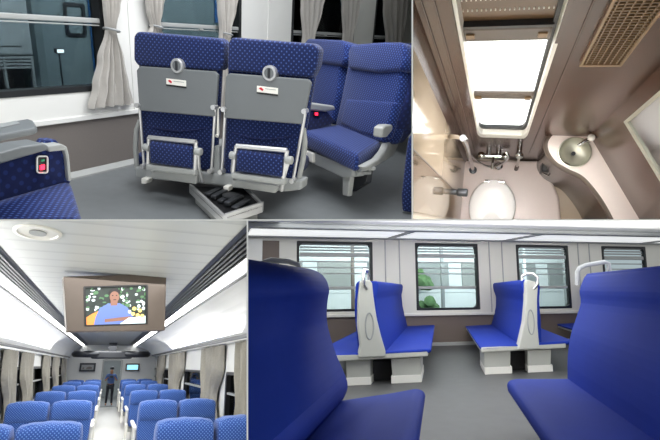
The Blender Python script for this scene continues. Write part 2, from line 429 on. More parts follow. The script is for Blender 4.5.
b2 = backseat([(227, 50), (314, 57), (312.5, 82), (295.5, 182), (222, 176), (226, 76)], [(227.5, 42), (231, 37.5), (313, 44), (318.5, 50), (316, 67), (311, 78), (227, 71), (226.6, 60)])
for q, lab in (([(136.3, 70), (139.5, 66.3), (214.5, 71.5), (217.8, 75), (215, 117), (139, 110.5)], 0), ([(225.6, 76.5), (229, 73.3), (308, 79.3), (311, 83), (302.5, 124.5), (223.5, 118)], 1)):
    pts = outline(q, -0.03)
    t = MB().prism(pts, (0, 0.022, 0), 0.006, 2).build('tray_table', 'tray_grey', pair, PF)
    c = P(*((177.3, 65.8) if not lab else (269.6, 73.2)), -0.03)
    m = MB(); m.lathe((c[0], -0.040, c[2]), (0, 1, 0), [(0.026, 0.006), (0.028, 0.0), (0.037, 0.0), (0.040, 0.005), (0.040, 0.04)], 28)
    l = m.build('latch', 'silver', t, PF)
    MB().lathe((c[0], -0.036, c[2]), (0, 1, 0), [(0.001, -0.002), (0.027, -0.001), (0.03, 0.006)], 24).build('latch_bowl', 'tray_grey', t, PF)
    MB().box((c[0]-0.007, -0.044, c[2]-0.024), (c[0]+0.007, -0.034, c[2]+0.024), 0.004).build('latch_catch', 'dark_metal', t, PF)
    a = P(*((166.2, 78.2) if not lab else (257, 85.6)), -0.031); b = P(*((186.3, 86.6) if not lab else (278, 94.4)), -0.031)
    st = MB().box((a[0], -0.033, b[2]), (b[0], -0.0305, a[2]), 0.001).build('sticker', 'white_plastic', t, PF)
    MB().box((a[0], -0.0335, b[2]-0.009), (b[0], -0.0305, b[2])).build('sticker_edge', 'black', t, PF)
    MB().prism([(a[0]+0.012, -0.0345, a[2]-0.012), (a[0]+0.026, -0.0345, a[2]-0.006), (a[0]+0.04, -0.0345, a[2]-0.016), (a[0]+0.034, -0.0345, b[2]+0.008), (a[0]+0.022, -0.0345, b[2]+0.014)], (0, 0.002, 0)).build('sticker_mark', 'red', t, PF)
    MB().box((a[0]+0.05, -0.0343, (a[2]+b[2])/2+0.004), (b[0]-0.012, -0.0325, (a[2]+b[2])/2+0.007)).build('sticker_line', 'mid_grey', t, PF)
# side rods carrying the trays
for x1, y1, x2, y2 in ((138.5, 106, 142.5, 166), (214.5, 108, 210, 171), (224.6, 110, 220.5, 172), (305, 112, 292, 181)):
    a, b = P(x1, y1, -0.03), P(x2, y2, -0.03)
    m = MB().tube([(a[0], -0.022, a[2]), (b[0], -0.015, b[2])], 0.0085, 10); m.cyl((a[0], -0.05, a[2]+0.005), (0, 1, 0), 0.014, 0.04, 14); m.cyl((b[0], -0.04, b[2]), (0, 1, 0), 0.014, 0.05, 14)
    m.build('tray_arm', 'silver', pair, PF)
# pocket seams
for q in (((148, 126), (165, 130), (180, 131.5), (196, 130), (208, 127.5)), ((232, 133), (252, 138), (266, 139.5), (282, 138), (296, 135))):
    MB().tube([P(x, y, 0.008) for x, y in q], 0.0045, 6).build('pocket_seam', 'navy_plain', pair, PF)
# footrests
def footrest(tl_, tr_, pad, lo, panel, knobs):
    D = -0.13
    e = [P(x, y, D) for x, y in tl_+tr_]
    root = MB().tube([P(*tl_[0], D), P(*tr_[0], D)], 0.0135, 12)
    root.tube([P(*tl_[0], D), P(*tl_[1], D)], 0.012, 10); root.tube([P(*tr_[0], D), P(*tr_[1], D)], 0.012, 10)
    f = root.build('footrest', 'silver', pair, PF)
    A, B = P(*pad[0], D), P(*pad[1], D); C = P(*pad[2], D)
    mid = (A+Vector((A[0], A[1], C[2])))/2; hx = (B[0]-A[0])/2; hz_ = abs(A[2]-C[2])/2
    m = MB(); m.pill([((A[0], D, (A[2]+C[2])/2), (0, 0.028, 0), (0, 0, hz_)), ((B[0], D, (B[2]+C[2])/2-0.002), (0, 0.028, 0), (0, 0, hz_))], 0.012, 3)
    m.build('footrest_pad', 'navy_dot', f, PF)
    a, b = P(*lo[0], D), P(*lo[1], D); c = P(*lo[2], D)
    MB().prism([(a[0], D-0.02, a[2]), (b[0], D-0.02, b[2]), (b[0], D-0.02, b[2]-(a[2]-c[2])), (a[0], D-0.02, c[2])], (0, 0.05, 0), 0.01, 2).build('footrest_bar', 'light_grey', f, PF)
    q = [P(x, y, D+0.03) for x, y in panel]
    MB().prism(q, (0, 0.03, 0), 0.008, 2).build('footrest_tread', 'light_grey', f, PF)
    for (x, y), (x2, y2) in knobs:
        k = P(x, y, D); k2 = P(x2, y2, D)
        s = -1 if x < (tl_[0][0]+tr_[0][0])/2 else 1
        MB().cyl((k[0]-s*0.02, D, k[2]), (s, 0, 0), 0.022, 0.04, 16, bev=0.005).build('footrest_knob', 'light_grey', f, PF)
        MB().tube([(k[0], D, k[2]), ((k[0]+k2[0])/2+s*0.003, D+0.01, (k[2]+k2[2])/2), (k2[0], D+0.06, k2[2])], [0.009, 0.009, 0.011], 10).build('footrest_arm', 'silver', f, PF)
    return f
footrest([(149, 137.5), (148, 165)], [(196, 142), (195, 170)], [(151.5, 140.5), (193.5, 144), (150, 162)], [(147.5, 163.5), (197, 169), (147.5, 169.5)], [(151, 170), (197, 175), (196, 184.5), (150.5, 178)], [((147, 147.5), (150, 180)), ((198.3, 151.5), (197, 184))])
footrest([(236.5, 146), (233, 172)], [(287, 150.5), (283, 178)], [(238.5, 149), (284.5, 153), (236, 170)], [(232.5, 172), (286, 178.5), (232, 178)], [(232, 180), (278, 186), (275, 193.5), (231, 187)], [((233.5, 155.5), (230, 186)), ((289, 160), (277, 193))])
# base beam, shells, links
m = MB().prism(outline([(134.5, 167), (302, 180.5), (301, 190), (285, 192), (190, 183), (135.5, 178)], -0.01), (0, 0.1, 0), 0.012, 2)
m.build('seat_beam', 'mid_grey', pair, PF)
for q in ([(141, 178), (148, 179), (146, 184), (141, 184)], [(223, 186), (229, 186.5), (228, 192), (223, 192)]):
    MB().prism(outline(q, -0.05), (0, 0.06, 0), 0.006, 2).build('beam_foot', 'white_plastic', pair, PF)
for q in (((139.5, 120), (136.5, 130), (135.5, 148), (137, 169)), ((304, 128), (305, 142), (303, 160), (298, 182))):
    q = [P(x, y, 0.03) for x, y in q]
    m = MB(); m.tube(q, [0.010, 0.015, 0.016, 0.014], 12); m.build('armrest_shell', 'light_grey', pair, PF)
m = MB().prism(outline([(214, 146), (219, 146), (219.5, 176), (213, 175)], 0.0), (0, 0.05, 0), 0.004); m.build('centre_bracket', 'mid_grey', pair, PF)
a, b = P(218, 108, 0.0), P(218, 134, 0.0)
MB().tube([a+Vector((0, .02, 0)), a, b, b+Vector((0.0, -0.015, -0.01))], [0.006, 0.006, 0.009, 0.012], 8).build('recline_handle', 'white_plastic', pair, PF)
for pts in ([(142, 170), (212, 176)], [(222, 178), (284, 183)]):
    a, b = P(*pts[0], 0.15), P(*pts[1], 0.15)
    m = MB(); m.pill([((a[0], 0.33, a[2]+0.08), (0, 0.25, 0), (0, 0, 0.06)), ((b[0], 0.33, a[2]+0.08), (0, 0.25, 0), (0, 0, 0.06))], 0.03); m.build('seat_cushion', 'navy_dot', pair, PF)
# pedestal
def G(x, y, z): return PF.at(x, y, 2, z)
zt = 0.10
q = [G(189, 186, zt), G(223, 218, zt), G(263, 205, zt), G(246, 188, zt)]
MB().prism([(p[0], p[1], zt-0.012) for p in q], (0, 0, 0.012), 0.004).build('turntable_plate', 'black', pair, PF)
m = MB()
for a, b in ((0, 1), (1, 2), (2, 3)):
    m.prism([q[a]+Vector((0, 0, 0.016)), q[b]+Vector((0, 0, 0.016)), q[b]+Vector((0, 0, -0.045)), q[a]+Vector((0, 0, -0.045))], (q[(a+2) % 4]-q[a]).normalized()*0.03, 0.004)
m.build('turntable_frame', 'silver', pair, PF)
cc = sum(q, Vector())/4
MB().prism([cc+(p-cc)*0.86-Vector((0, 0, 0.10)) for p in q], (0, 0, 0.075), 0.01).build('pedestal', 'light_grey', pair, PF)
m = MB()
for k in range(5):
    p = cc+Vector((-0.12+0.06*k, 0.05-0.03*k, 0.005)); m.box(p-Vector((0.018, 0.10, 0)), p+Vector((0.018, 0.06, 0.018+0.008*(k % 2))), 0.004)
m.cyl(cc+Vector((0.02, -0.02, 0)), (0, 0, 1), 0.05, 0.03, 20)
m.build('turning_mechanism', 'dark_metal', pair, PF)
m = MB()
for x, y in ((238, 212), (246, 210), (253, 208)):
    p = G(x, y, 0.05); m.cyl((p[0], p[1], 0.02), (0, -1, 0), 0.02, 0.02, 14); m.box((p[0]-0.012, p[1], 0), (p[0]+0.012, p[1]+0.03, 0.08), 0.003)
m.build('lock_bolt', 'chrome', pair, PF)

# --- seats facing the camera on the right
RF = Fr(ZX(TL.R[2], -d(80, hz(80))), TL.w(TL.at(345, 196, 2, -H)), 'TL')
rs = thing(RF, 'double_seat', 'navy double seat turned towards the camera with a pale grey aisle armrest', 'double seat')
ZC = 0.385
def flat(a): return Vector((a[0], a[1], 0))
def strip_seat(fr_room, RF, rs, two=True):
    Z = lambda x, y, z=ZC: RF.at(x, y, 2, z)
    FL, FR_, BR_, BL_ = Z(302, 130), Z(358, 155), Z(380, 142), Z(336, 124)
    # seat cushion
    MB().prism([FL, FR_, BR_+(BR_-FR_)*0.12, BL_+(BL_-FL)*0.12], (0, 0, -0.115), 0.035, 4).build('seat_cushion', 'seat_dot', rs, RF, smooth=True)
    lat = (FR_-FL).normalized(); up = Vector((0, 0, 1))
    def vert(origin, along):
        X = RF.R.transposed() @ flat(along).normalized(); Zu = RF.R.transposed() @ up
        return Fr(ZX(Zu, X), RF.w(origin), 'TL')
    BF = vert(BL_, BR_-BL_).sub((0, 0, 0), pitch=math.radians(-9))
    def prof(fr, pts, v=0.0): return [RF.l(fr.w(fr.at(x, y, 1, v))) for x, y in pts]
    out = RF.R @ (BF.R.transposed() @ Vector((0, 1, 0)))
    MB().prism(prof(BF, [(334, 127), (340, 100), (345, 75), (349, 56), (402, 60), (401, 85), (394, 112), (382, 143), (358, 137)]), out*0.15, 0.03, 3).build('backrest', 'seat_dot', rs, RF, smooth=True)
    MB().prism(prof(BF, [(347, 68), (347.5, 50), (351, 44), (375, 42), (400, 41.5), (404, 45), (405, 60), (401, 70), (375, 72)], -0.035), out*0.2, 0.04, 4).build('headrest', 'seat_dot', rs, RF, smooth=True)
    MB().prism(prof(BF, [(339, 124), (345, 98), (396, 101), (384, 139), (360, 134)], -0.012), out*0.08, 0.03, 4).build('lumbar_pad', 'seat_dot', rs, RF, smooth=True)
    MB().prism(prof(BF, [(402, 50), (409, 48), (411, 70), (407, 100), (396, 126), (384, 142), (393, 112), (401, 86)], 0.05), out*0.16, 0.02, 3).build('back_shell', 'navy_plain', rs, RF, smooth=True)
    # window-side seat
    o = BF
    MB().prism(prof(o, [(299, 116), (301, 52), (341, 56), (338, 92), (331, 124)], 0.05), out*0.15, 0.03, 3).build('backrest', 'seat_dot', rs, RF, smooth=True)
    MB().prism(prof(o, [(300, 66), (302, 44), (307, 38), (341, 39.5), (346, 44), (345, 60), (341, 66), (320, 63)], 0.02), out*0.19, 0.04, 4).build('headrest', 'seat_dot', rs, RF, smooth=True)
    w = (FL-FR_)*0.95+(BL_-FL)*0.2
    MB().prism([FL+w, FR_+w*1.06, BR_+w*1.05, BL_+w], (0, 0, -0.115), 0.035, 4).build('seat_cushion', 'seat_dot', rs, RF, smooth=True)
    # armrest between the seats with a socket
    A2 = vert(FL+(BL_-FL)*0.05, BL_-FL)
    side = RF.R @ (A2.R.transposed() @ Vector((0, 1, 0)))
    MB().prism(prof(A2, [(308.5, 108), (327, 111), (336, 122), (322, 128), (308, 132)]), side*0.03, 0.006).build('armrest_panel', 'navy_plain', rs, RF)
    MB().prism(prof(A2, [(307, 106), (310, 102.5), (335, 106), (336, 110), (327, 112), (308, 110)], -0.015), side*0.06, 0.012, 3).build('armrest', 'light_grey', rs, RF)
    pp = prof(A2, [(314, 108.5), (319.5, 109), (319.5, 117.5), (314, 117)], -0.006)
    s = MB().prism(pp, side*0.02, 0.002).build('power_socket', 'black', rs, RF)
    MB().prism(prof(A2, [(315.3, 112.5), (318, 112.7), (318, 115.5), (315.3, 115.2)], -0.009), side*0.006).build('socket_light', 'led_red', s, RF)
    # aisle armrest
    A3 = vert(FR_+lat*0.01, BR_-FR_)
    side = RF.R @ (A3.R.transposed() @ Vector((0, 1, 0)))
    MB().prism(prof(A3, [(385, 129), (396, 126), (395, 134), (391, 146), (386, 155), (373, 163), (361, 169), (356, 166), (371, 158), (378, 150), (383, 140)]), -side*0.05, 0.012, 3).build('armrest_frame', 'light_grey', rs, RF)
    MB().prism(prof(A3, [(372.5, 136.5), (373.5, 126.5), (377, 124), (394, 123), (396, 126), (394, 130), (383, 130), (378, 136)], -0.005), side*-0.06, 0.012, 3).build('armrest', 'light_grey', rs, RF)
    # beam, leg
    B1 = vert(FL, FR_-FL)
    ins = RF.R @ (B1.R.transposed() @ Vector((0, 1, 0)))
    MB().prism(prof(B1, [(296, 146), (303, 148), (352, 168), (351, 177), (343, 178), (296, 156)], 0.02), ins*0.10, 0.008).build('seat_beam', 'mid_grey', rs, RF)
    MB().prism(prof(B1, [(303.5, 150), (312.5, 153), (312.5, 163), (303.5, 160)], 0.0), ins*0.06, 0.006).build('beam_cap', 'white_plastic', rs, RF)
    MB().prism(prof(B1, [(342.5, 170), (350.5, 172), (347.5, 196.5), (342.5, 195)], 0.04), ins*0.035, 0.005).build('leg', 'light_grey', rs, RF)
    m = MB().prism(prof(B1, [(352, 172), (368, 170), (366, 183), (351, 192)], 0.14), ins*0.04, 0.004)
    m.build('leg_plate', 'dark_metal', rs, RF)
    m = MB()
    for x, y in ((357, 170), (362, 172), (366, 168)):
        c = prof(B1, [(x, y)], 0.10)[0]; m.cyl(c, (0.2, -1, 0), 0.018, 0.05, 12)
        m.box(c-Vector((0.03, 0, 0.01)), c+Vector((0.03, 0.05, 0.01)), 0.004)
    m.build('recline_mechanism', 'mid_grey', rs, RF)
strip_seat(TL, RF, rs)
r2o = TL.w(TL.at(426, 160, 2, -H)); RF2 = Fr(RF.R, r2o, 'TL')
dup(rs, RF2, 'navy double seat furthest right, half cut off at the right edge of the view')
# sliver of the seat across the aisle
QF = Fr(PF.R, TL.w(TL.at(404, 214, 2, -H)), 'TL')
q = thing(QF, 'seat_row_end', 'narrow navy dotted seat back edge at the lower right of the dark saloon', 'seat')
def Q(x, y, v=0): return QF.at(x, y, 1, v)
MB().prism([Q(*p) for p in ((406, 150), (408, 138), (412, 134), (440, 136), (440, 217), (402, 212), (401, 196))], (0, 0.14, 0), 0.03, 3).build('backrest', 'navy_dot', q, QF, smooth=True)
MB().box((-0.02, 0.02, 0.0), (0.4, 0.12, 0.06), 0.01).build('base', 'mid_grey', q, QF)
# near seat at the left edge
ZL = -H+0.44
LF0 = TL.at(72, 180, 2, ZL)
LF = TL.sub((LF0[0], LF0[1], -H))
ls = thing(LF, 'window_seat', 'blue dotted seat cut off at the lower left with a red-lit socket in its armrest', 'seat')
def LZ(x, y, z=0.44): return LF.at(x, y, 2, z)
def LX(x, y, v=0.0): return LF.at(x, y, 0, v)
MB().prism([LZ(-40, 209), LZ(70, 178), LZ(74, 190), LZ(82, 216), LZ(88, 250), LZ(-40, 262)], (0, 0, -0.12), 0.03, 4).build('seat_cushion', 'seat_dot', ls, LF, smooth=True)
MB().prism([LX(*p) for p in ((-30, 170), (44, 149), (66, 147), (69.5, 156), (71.5, 184), (-30, 214))], (-0.05, 0, 0), 0.01, 2).build('armrest_panel', 'navy_plain', ls, LF)
MB().prism([LX(*p, 0.03) for p in ((-30, 161), (22, 146.5), (44, 143.5), (49, 146), (49, 150), (-30, 173))], (-0.10, 0, 0), 0.014, 3).build('armrest', 'tray_grey', ls, LF)
MB().prism([LX(*p, 0.016) for p in ((47, 146.5), (62, 144), (67.5, 147), (69.5, 155), (72, 180), (70, 182), (68.5, 180), (66.5, 158), (64.5, 150.5), (49, 152))], (-0.07, 0, 0), 0.006, 2).build('armrest_trim', 'light_grey', ls, LF)
MB().prism([LX(*p, -0.03) for p in ((44, 146), (47, 140.5), (57, 139.8), (61, 145))], (-0.06, 0, 0), 0.008, 2).build('armrest_pad', 'seat_dot', ls, LF)
s = MB().prism([LX(*p, 0.008) for p in rrect(37.5, 157, 47, 172, 2)], (-0.02, 0, 0), 0.002).build('power_socket', 'black', ls, LF)
m = MB(); frame_pts = [LX(*p, 0.012) for p in rrect(37, 156.3, 47.5, 172.8, 2.2)]; m.tube(frame_pts, 0.0035, 6, closed=True); m.build('socket_rim', 'silver', s, LF)
MB().prism([LX(*p, 0.012) for p in ((40.5, 165.5), (45, 164.5), (45, 169.5), (40.5, 170.2))], (-0.01, 0, 0), 0.001).build('socket_light', 'led_red', s, LF)
MB().prism([LX(*p, 0.012) for p in ((41.5, 159.8), (44.8, 159.2), (44.8, 161.2), (41.5, 161.8))], (-0.01, 0, 0), 0.001).build('socket_button', 'green', s, LF)
MB().box((-0.6, -0.9, 0), (-0.08, -0.2, 0.30), 0.02).build('seat_base', 'mid_grey', ls, LF)
# fold-out table leaf
tz = -H+0.58
A = TL.at(0, 123, 2, tz)
TF = TL.sub((A[0], A[1], tz))
tt = thing(TF, 'fold_out_table', 'grey fold-out table leaf at the left edge below the dark window', 'table')
def TZ(x, y): return TF.at(x, y, 2, 0)
MB().prism([TZ(-30, 128), TZ(28, 118.5), TZ(33, 120), TZ(37, 126), TZ(34, 128), TZ(20, 130.5), TZ(-30, 140)], (0, 0, -0.028), 0.008, 2).build('table_leaf', 'tray_grey', tt, TF)
MB().prism([p+Vector((0, 0, 0.004)) for p in (TZ(-20, 129), TZ(16, 121.5), TZ(20, 124), TZ(-20, 133))], (0, 0, -0.003)).build('table_inlay', 'mid_grey', tt, TF)
a = TZ(-10, 128)
MB().prism([a+Vector((0, 0, -0.03)), a+Vector((-0.35, 0, -0.03)), a+Vector((-0.35, 0, -0.2))], (0, 0.03, 0), 0.004).build('table_bracket', 'mid_grey', tt, TF)

# ================================================================ BOTTOM RIGHT: open saloon with back-to-back benches
HB = 1.25
WO = BR.at(440, 314.5, 1, 11.7); 
WYAW = math.radians(25)
# window wall frame: X along the wall, Y outwards, Z up; origin on the floor line
BW = BR.sub((WO[0], WO[1], -HB), yaw=WYAW)
def bw(x, y, v=0.0): return BW.at(x, y, 1, v)
DV = (BW.R @ (BR.R.transposed() @ Vector((0, 1, 0))))       # the benches' run, seen from the wall's frame
ZSI, ZTO = 0.69, 2.345
XA, XB = -9.0, 8.0
f = MB().box((-9, -12, -HB-0.12), (9, 12.5+4, -HB)); 
fb = f.build('floor_benches', 'floor_dark', None, BR); struct(fb)
# windows of the wall
wb, wt = 0.80, 2.27
def wx(x): return bw(x, 275)[0]
wn = [(wx(297.5), wx(372)), (wx(416.5), wx(478)), (wx(518), wx(569)), (wx(604), wx(647))]
piers = [(XA, wn[0][0])]+[(wn[i][1], wn[i+1][0]) for i in range(3)]+[(wn[3][1], XB)]
m = MB().box((XA, 0, ZSI), (XB, 0.1, wb)); m.box((XA, 0, wt), (XB, 0.1, 3.4))
for a, b in piers: m.box((a, 0, wb), (b, 0.1, wt))
rb = MB()
for a, b in piers[1:4]:
    for t in (0.3, 0.62): rb.box((a+(b-a)*t-0.014, -0.012, ZSI+0.03), (a+(b-a)*t+0.014, 0.0, ZTO), 0.003)
struct(rb.build('trim_9', 'light_grey', None, BW))
m.box((XA, -0.05, ZSI-0.03), (XB, 0.0, ZSI+0.03), 0.01)
struct(m.build('wall_right', 'cream_panel', None, BW))
struct(MB().box((XA, 0.02, -0.1), (XB, 0.1, ZSI-0.02)).build('wall_skirt', 'wainscot_dark', None, BW))
struct(MB().box((XA, -0.04, -0.02), (XB, 0.02, 0.07), 0.01).build('baseboard_right', 'light_grey', None, BW))
for i, (a, b) in enumerate(wn):
    m = MB(); frame_ring(m, 1, -0.012, rrect(a, wb, b, wt, 0.12), rrect(a+0.035, wb+0.03, b-0.035, wt-0.03, 0.10), 0.1)
    frame_ring(m, 1, -0.006, rrect(a-0.02, wb-0.02, b+0.02, wt+0.02, 0.02), rrect(a+0.01, wb+0.01, b-0.01, wt-0.01, 0.12), 0.08)
    wf = struct(m.build('window_%d' % (i+5), 'rubber', None, BW))
    zr = bw(447, 256)[2]; zr2 = bw(447, 287.5)[2]
    m = MB().box((a+0.05, 0.0, zr-0.045), (b-0.05, 0.05, zr+0.045), 0.012); m.box((a+0.05, 0.01, zr2-0.03), (b-0.05, 0.05, zr2+0.03), 0.01)
    m.build('window_rail', 'light_grey', wf, BW)
    m = MB()
    for k in range(5): m.box((a+0.06, 0.03, zr+0.08+k*0.062), (b-0.06, 0.055, zr+0.115+k*0.062), 0.008)
    for k in range(3): m.box((a+0.06, 0.04, zr-0.16-k*0.13), (b-0.06, 0.055, zr-0.135-k*0.13), 0.006)
    m.build('window_louvre', 'mid_grey', wf, BW)
    MB().box((a+0.04, 0.07, wb+0.03), (b-0.04, 0.076, wt-0.03)).build('window_pane', 'glass_clear', wf, BW)
struct(MB().box((XA, -0.03, 0.09), (wx(262), 0.03, ZTO-0.02), 0.01).build('wall_partition', 'white_panel', None, BW))
dp = struct(MB().box((wx(257.5), -0.02, 0.05), (wx(279), 0.04, ZTO-0.06), 0.008).build('door_1', 'wainscot_dark', None, BW))
MB().cyl((wx(276), -0.02, 1.1), (0, -1, 0), 0.03, 0.05, 14, bev=0.008).build('door_handle', 'silver', dp, BW)
# soffit with light panels, fascia, ceiling
m = MB().box((XA, -1.75, ZTO), (XB, -1.55, ZTO+0.09), 0.02); m.box((XA, -0.14, ZTO), (XB, 0.05, ZTO+0.09), 0.02); m.box((XA, -1.75, ZTO+0.09), (XB, 0.05, ZTO+0.13))
for x in (-7.2, -4.4, wx(392)-.1, wx(503), wx(640), 6.6): m.box((x-0.06, -1.6, ZTO+0.0), (x+0.06, -0.1, ZTO+0.09), 0.012)
cs = struct(m.build('ceiling_soffit', 'mid_grey', None, BW))
xs = [-8.6, -7.2, -4.4, wx(392)-.1, wx(503), wx(640), 6.6, 8]
for k in range(len(xs)-1):
    MB().box((xs[k]+0.07, -1.53, ZTO+0.03), (xs[k+1]-0.07, -0.15, ZTO+0.06)).build('light_panel', 'strip_dim', cs, BW)
struct(MB().box((XA, -9, ZTO+0.30), (XB, 0.05, ZTO+0.4)).build('ceiling_benches', 'ceiling_white', None, BW))
struct(MB().prism([(XA, -1.7, ZTO+0.09), (XA, -1.9, ZTO+0.14), (XA, -2.1, ZTO+0.3), (XA, -1.7, ZTO+0.3)], (XB-XA, 0, 0)).build('trim_1', 'white_panel', None, BW))
# outside
struct(MB().box((-14, 0.2, -0.9), (14, 14, -0.8)).build('floor_platform', 'outside_grey', None, BW))
ocf = BW.sub((-7, 2.6, -0.8))
oc = thing(ocf, 'parked_coach', 'pale railway coach with dark window band standing beyond the bench windows', 'railway coach')
MB().box((0, 0, 0.4), (13, 2.4, 3.6), 0.1).build('body', 'outside_white', oc, ocf)
MB().box((0.1, -0.02, 1.95), (12.9, 0.02, 2.9), 0.01).build('window_band', 'outside_white', oc, ocf)
for k in range(9): MB().box((0.5+k*1.4, -0.05, 2.05), (1.5+k*1.4, 0.0, 2.8), 0.03).build('window', 'outside_grey' if k % 3 else 'light_grey', oc, ocf)
MB().box((0.2, 0.2, 0), (12.8, 2.2, 0.4)).build('underframe', 'black', oc, ocf)
for k, x in enumerate((-6.2, -5.0, -3.9, -3.3, -1.6, -0.4, 0.7, 2.4, 3.4, 4.3, 5.6)):
    pf = BW.sub((x, 1.3+0.25*(k % 3), -0.8)); po = thing(pf, 'platform_post', 'slim post on the platform outside the bench windows', 'post', 'platform posts outside')
    MB().box((-0.04, -0.04, 0.05), (0.04, 0.04, 3.2+0.2*(k % 2)), 0.01).build('shaft', ('mid_grey', 'wainscot_dark', 'outside_white')[k % 3], po, pf)
    MB().box((-0.1, -0.1, 0), (0.1, 0.1, 0.06), 0.01).build('foot', 'mid_grey', po, pf)
bf = BW.sub((bw(449, 290)[0]+0.25, 2.1, -0.8)); bo = thing(bf, 'shrub', 'green leafy shrub outside the middle bench window', 'shrub')
m = MB()
for k in range(26):
    c = Vector((random.uniform(-.32, .32), random.uniform(-.2, .2), random.uniform(0.9, 2.5))); m.lathe(c, (random.uniform(-1, 1), random.uniform(-1, 1), 1), [(0.01, -.16), (.13, -.08), (.17, 0), (.11, .11), (.01, .17)], 7)
m.build('foliage', 'leaf', bo, bf); MB().tube([(0, 0, 0), (0.03, 0, 0.6), (0, 0, 1.3)], [0.05, 0.04, 0.03], 8).build('stem', 'wainscot_dark', bo, bf)
sf = BW.sub((bw(561, 290)[0]+0.4, 2.2, 0.35)); so = thing(sf, 'sign_plate', 'small green sign plate on the pale coach outside the third window', 'sign')
MB().box((-0.09, 0, 0), (0.09, 0.38, 0.32), 0.01).build('plate', 'green', so, sf)

# --- benches
def bench(px0, prof, label, group):
    """a back-to-back bench; near end panel stands in the plane y=0 of its frame, the run goes along DV"""
    fr = px0
    return thing(fr, 'back_to_back_bench', label, 'bench', group)
def bframe(x, y, z):                    # frame parallel to the wall whose origin lies on the floor under a seat-edge pixel
    p = BR.at(x, y, 2, z); return Fr(BW.R, BR.w((p[0], p[1], -HB)), 'BR')
ZSEAT = -0.82
def full_bench(fr, t, D, L):
    q = lambda pts, v=0.0: [fr.at(x, y, 1, v) for x, y in pts]
    R = DV*(L/DV.y)
    MB().prism(q(D['panel'], -0.03), (0, 0.09, 0), 0.02, 3).build('end_panel', 'bench_cream', t, fr)
    MB().prism(q(D['beam'], 0.0), R*0.97, 0.015).build('seat_beam', 'bench_cream', t, fr)
    for s in ('r', 'l'):
        MB().prism(q(D['back'+s], 0.03), R, 0.03, 3).build('backrest', 'royal', t, fr, smooth=True)
        MB().prism(q(D['cush'+s], 0.0), R, 0.035, 3).build('seat_cushion', 'royal', t, fr, smooth=True)
    for pp in D['ped']:
        p = q(pp, 0.12)
        b = MB().prism(p, DV*0.9, 0.006).build('pedestal', 'bench_cream', t, fr)
        zk = 0.10; lo = [Vector((min(v.x for v in p)-0.006, 0.112, 0)), Vector((max(v.x for v in p)+0.006, 0.112, 0))]
        MB().prism([lo[0], lo[1], lo[1]+Vector((0, 0, zk)), lo[0]+Vector((0, 0, zk))], DV*0.92, 0.004).build('kick_strip', 'white_plastic', b, fr)
    p = q(D['box'], 0.35); MB().prism(p, DV*1.2, 0.01).build('heater_box', 'black', t, fr)
    c = q([D['oval'][0]], -0.034)[0]; rx, rz = D['oval'][1:]
    m = MB(); m.tube([c+Vector((rx*math.cos(a), 0, rz*math.sin(a))) for a in [2*PI*k/28 for k in range(28)]], 0.010, 6, closed=True); m.build('panel_rim', 'mid_grey', t, fr)
    m = MB().tube([v+Vector((0, yy, 0)) for v, yy in zip(q(D['loop'], -0.03), D['loopy'])], 0.024, 10); m.build('grab_handle', 'chrome', t, fr)
A_ = dict(
  panel=[(360.5, 282), (363, 280), (370, 280), (372.5, 283), (374, 298), (377, 318), (381.5, 336), (386, 351), (386, 357), (358.5, 358), (360.5, 345), (358, 325), (358.5, 300)],
  beam=[(312, 356), (428, 350.5), (428, 356.5), (312, 363)],
  backr=[(367, 281), (377, 281), (378.5, 284), (378, 291), (376, 299), (378, 318), (382, 336), (386, 352), (372, 353), (367, 320)],
  backl=[(355.5, 284), (358, 281), (364, 281), (364, 352), (358, 352), (356.5, 335), (354.5, 315), (354.5, 300)],
  cushr=[(380, 351.8), (431, 348.5), (431.5, 352), (428, 353.5), (380, 356)],
  cushl=[(306, 356), (361, 353), (361, 357), (306, 360)],
  ped=[[(346, 361), (370, 360), (370.5, 384.8), (347, 386.5)], [(391, 359), (420.5, 357.5), (421, 381.5), (393, 383)]],
  box=[(371, 361), (392, 360), (392, 380), (371, 381)],
  oval=((369.5, 326), 0.055, 0.17), loop=[(371, 282), (371, 275), (368.5, 270), (364.5, 270), (362.5, 275), (363.5, 285), (366.5, 289)], loopy=[.12, .12, .06, 0, -.03, -.03, 0.0])
B_ = dict(
  panel=[(526, 282), (528, 279.5), (536.5, 282), (538.5, 285), (537.5, 300), (538, 325), (539.5, 343), (540, 349), (518, 350), (519.5, 344), (524.5, 322), (526.5, 300)],
  beam=[(481, 347.3), (566, 342.8), (566, 348), (481, 352.8)],
  backl=[(522.5, 279.5), (531, 280), (531, 345), (519, 345.5), (522, 334), (526, 316), (526, 301), (522, 290), (521, 283)],
  backr=[(535, 283), (539, 283.5), (540.5, 287), (539.5, 300), (541, 322), (542, 343), (535, 343)],
  cushl=[(479, 347), (525, 344), (525, 348), (482, 351.5)],
  cushr=[(535, 343), (574, 340.5), (574, 344.5), (535, 347)],
  ped=[[(484, 352), (510.5, 351), (510, 373), (485, 374.8)], [(527.5, 350.5), (551, 349.5), (550.5, 371), (528, 371.8)]],
  box=[(510, 352), (529, 351), (529, 369), (510, 371)],
  oval=((531, 322), 0.055, 0.18), loop=[(527, 281), (527, 276), (529.5, 273.5), (533, 274), (536, 277), (536.5, 284), (533.5, 289)], loopy=[.12, .12, .06, 0, -.03, -.03, 0.0])
ga = None
fA = bframe(384, 352, ZSEAT); tA = thing(fA, 'back_to_back_bench', 'blue and cream back-to-back bench on the left in mid-saloon, between the first two windows', 'bench')
full_bench(fA, tA, A_, 4.3)
fB = bframe(519, 344.5, ZSEAT); tB = thing(fB, 'back_to_back_bench', 'blue and cream back-to-back bench on the right in mid-saloon', 'bench')
full_bench(fB, tB, B_, 4.6)
tB['label'] = 'blue and cream back-to-back bench on the right in mid-saloon, before the third window'
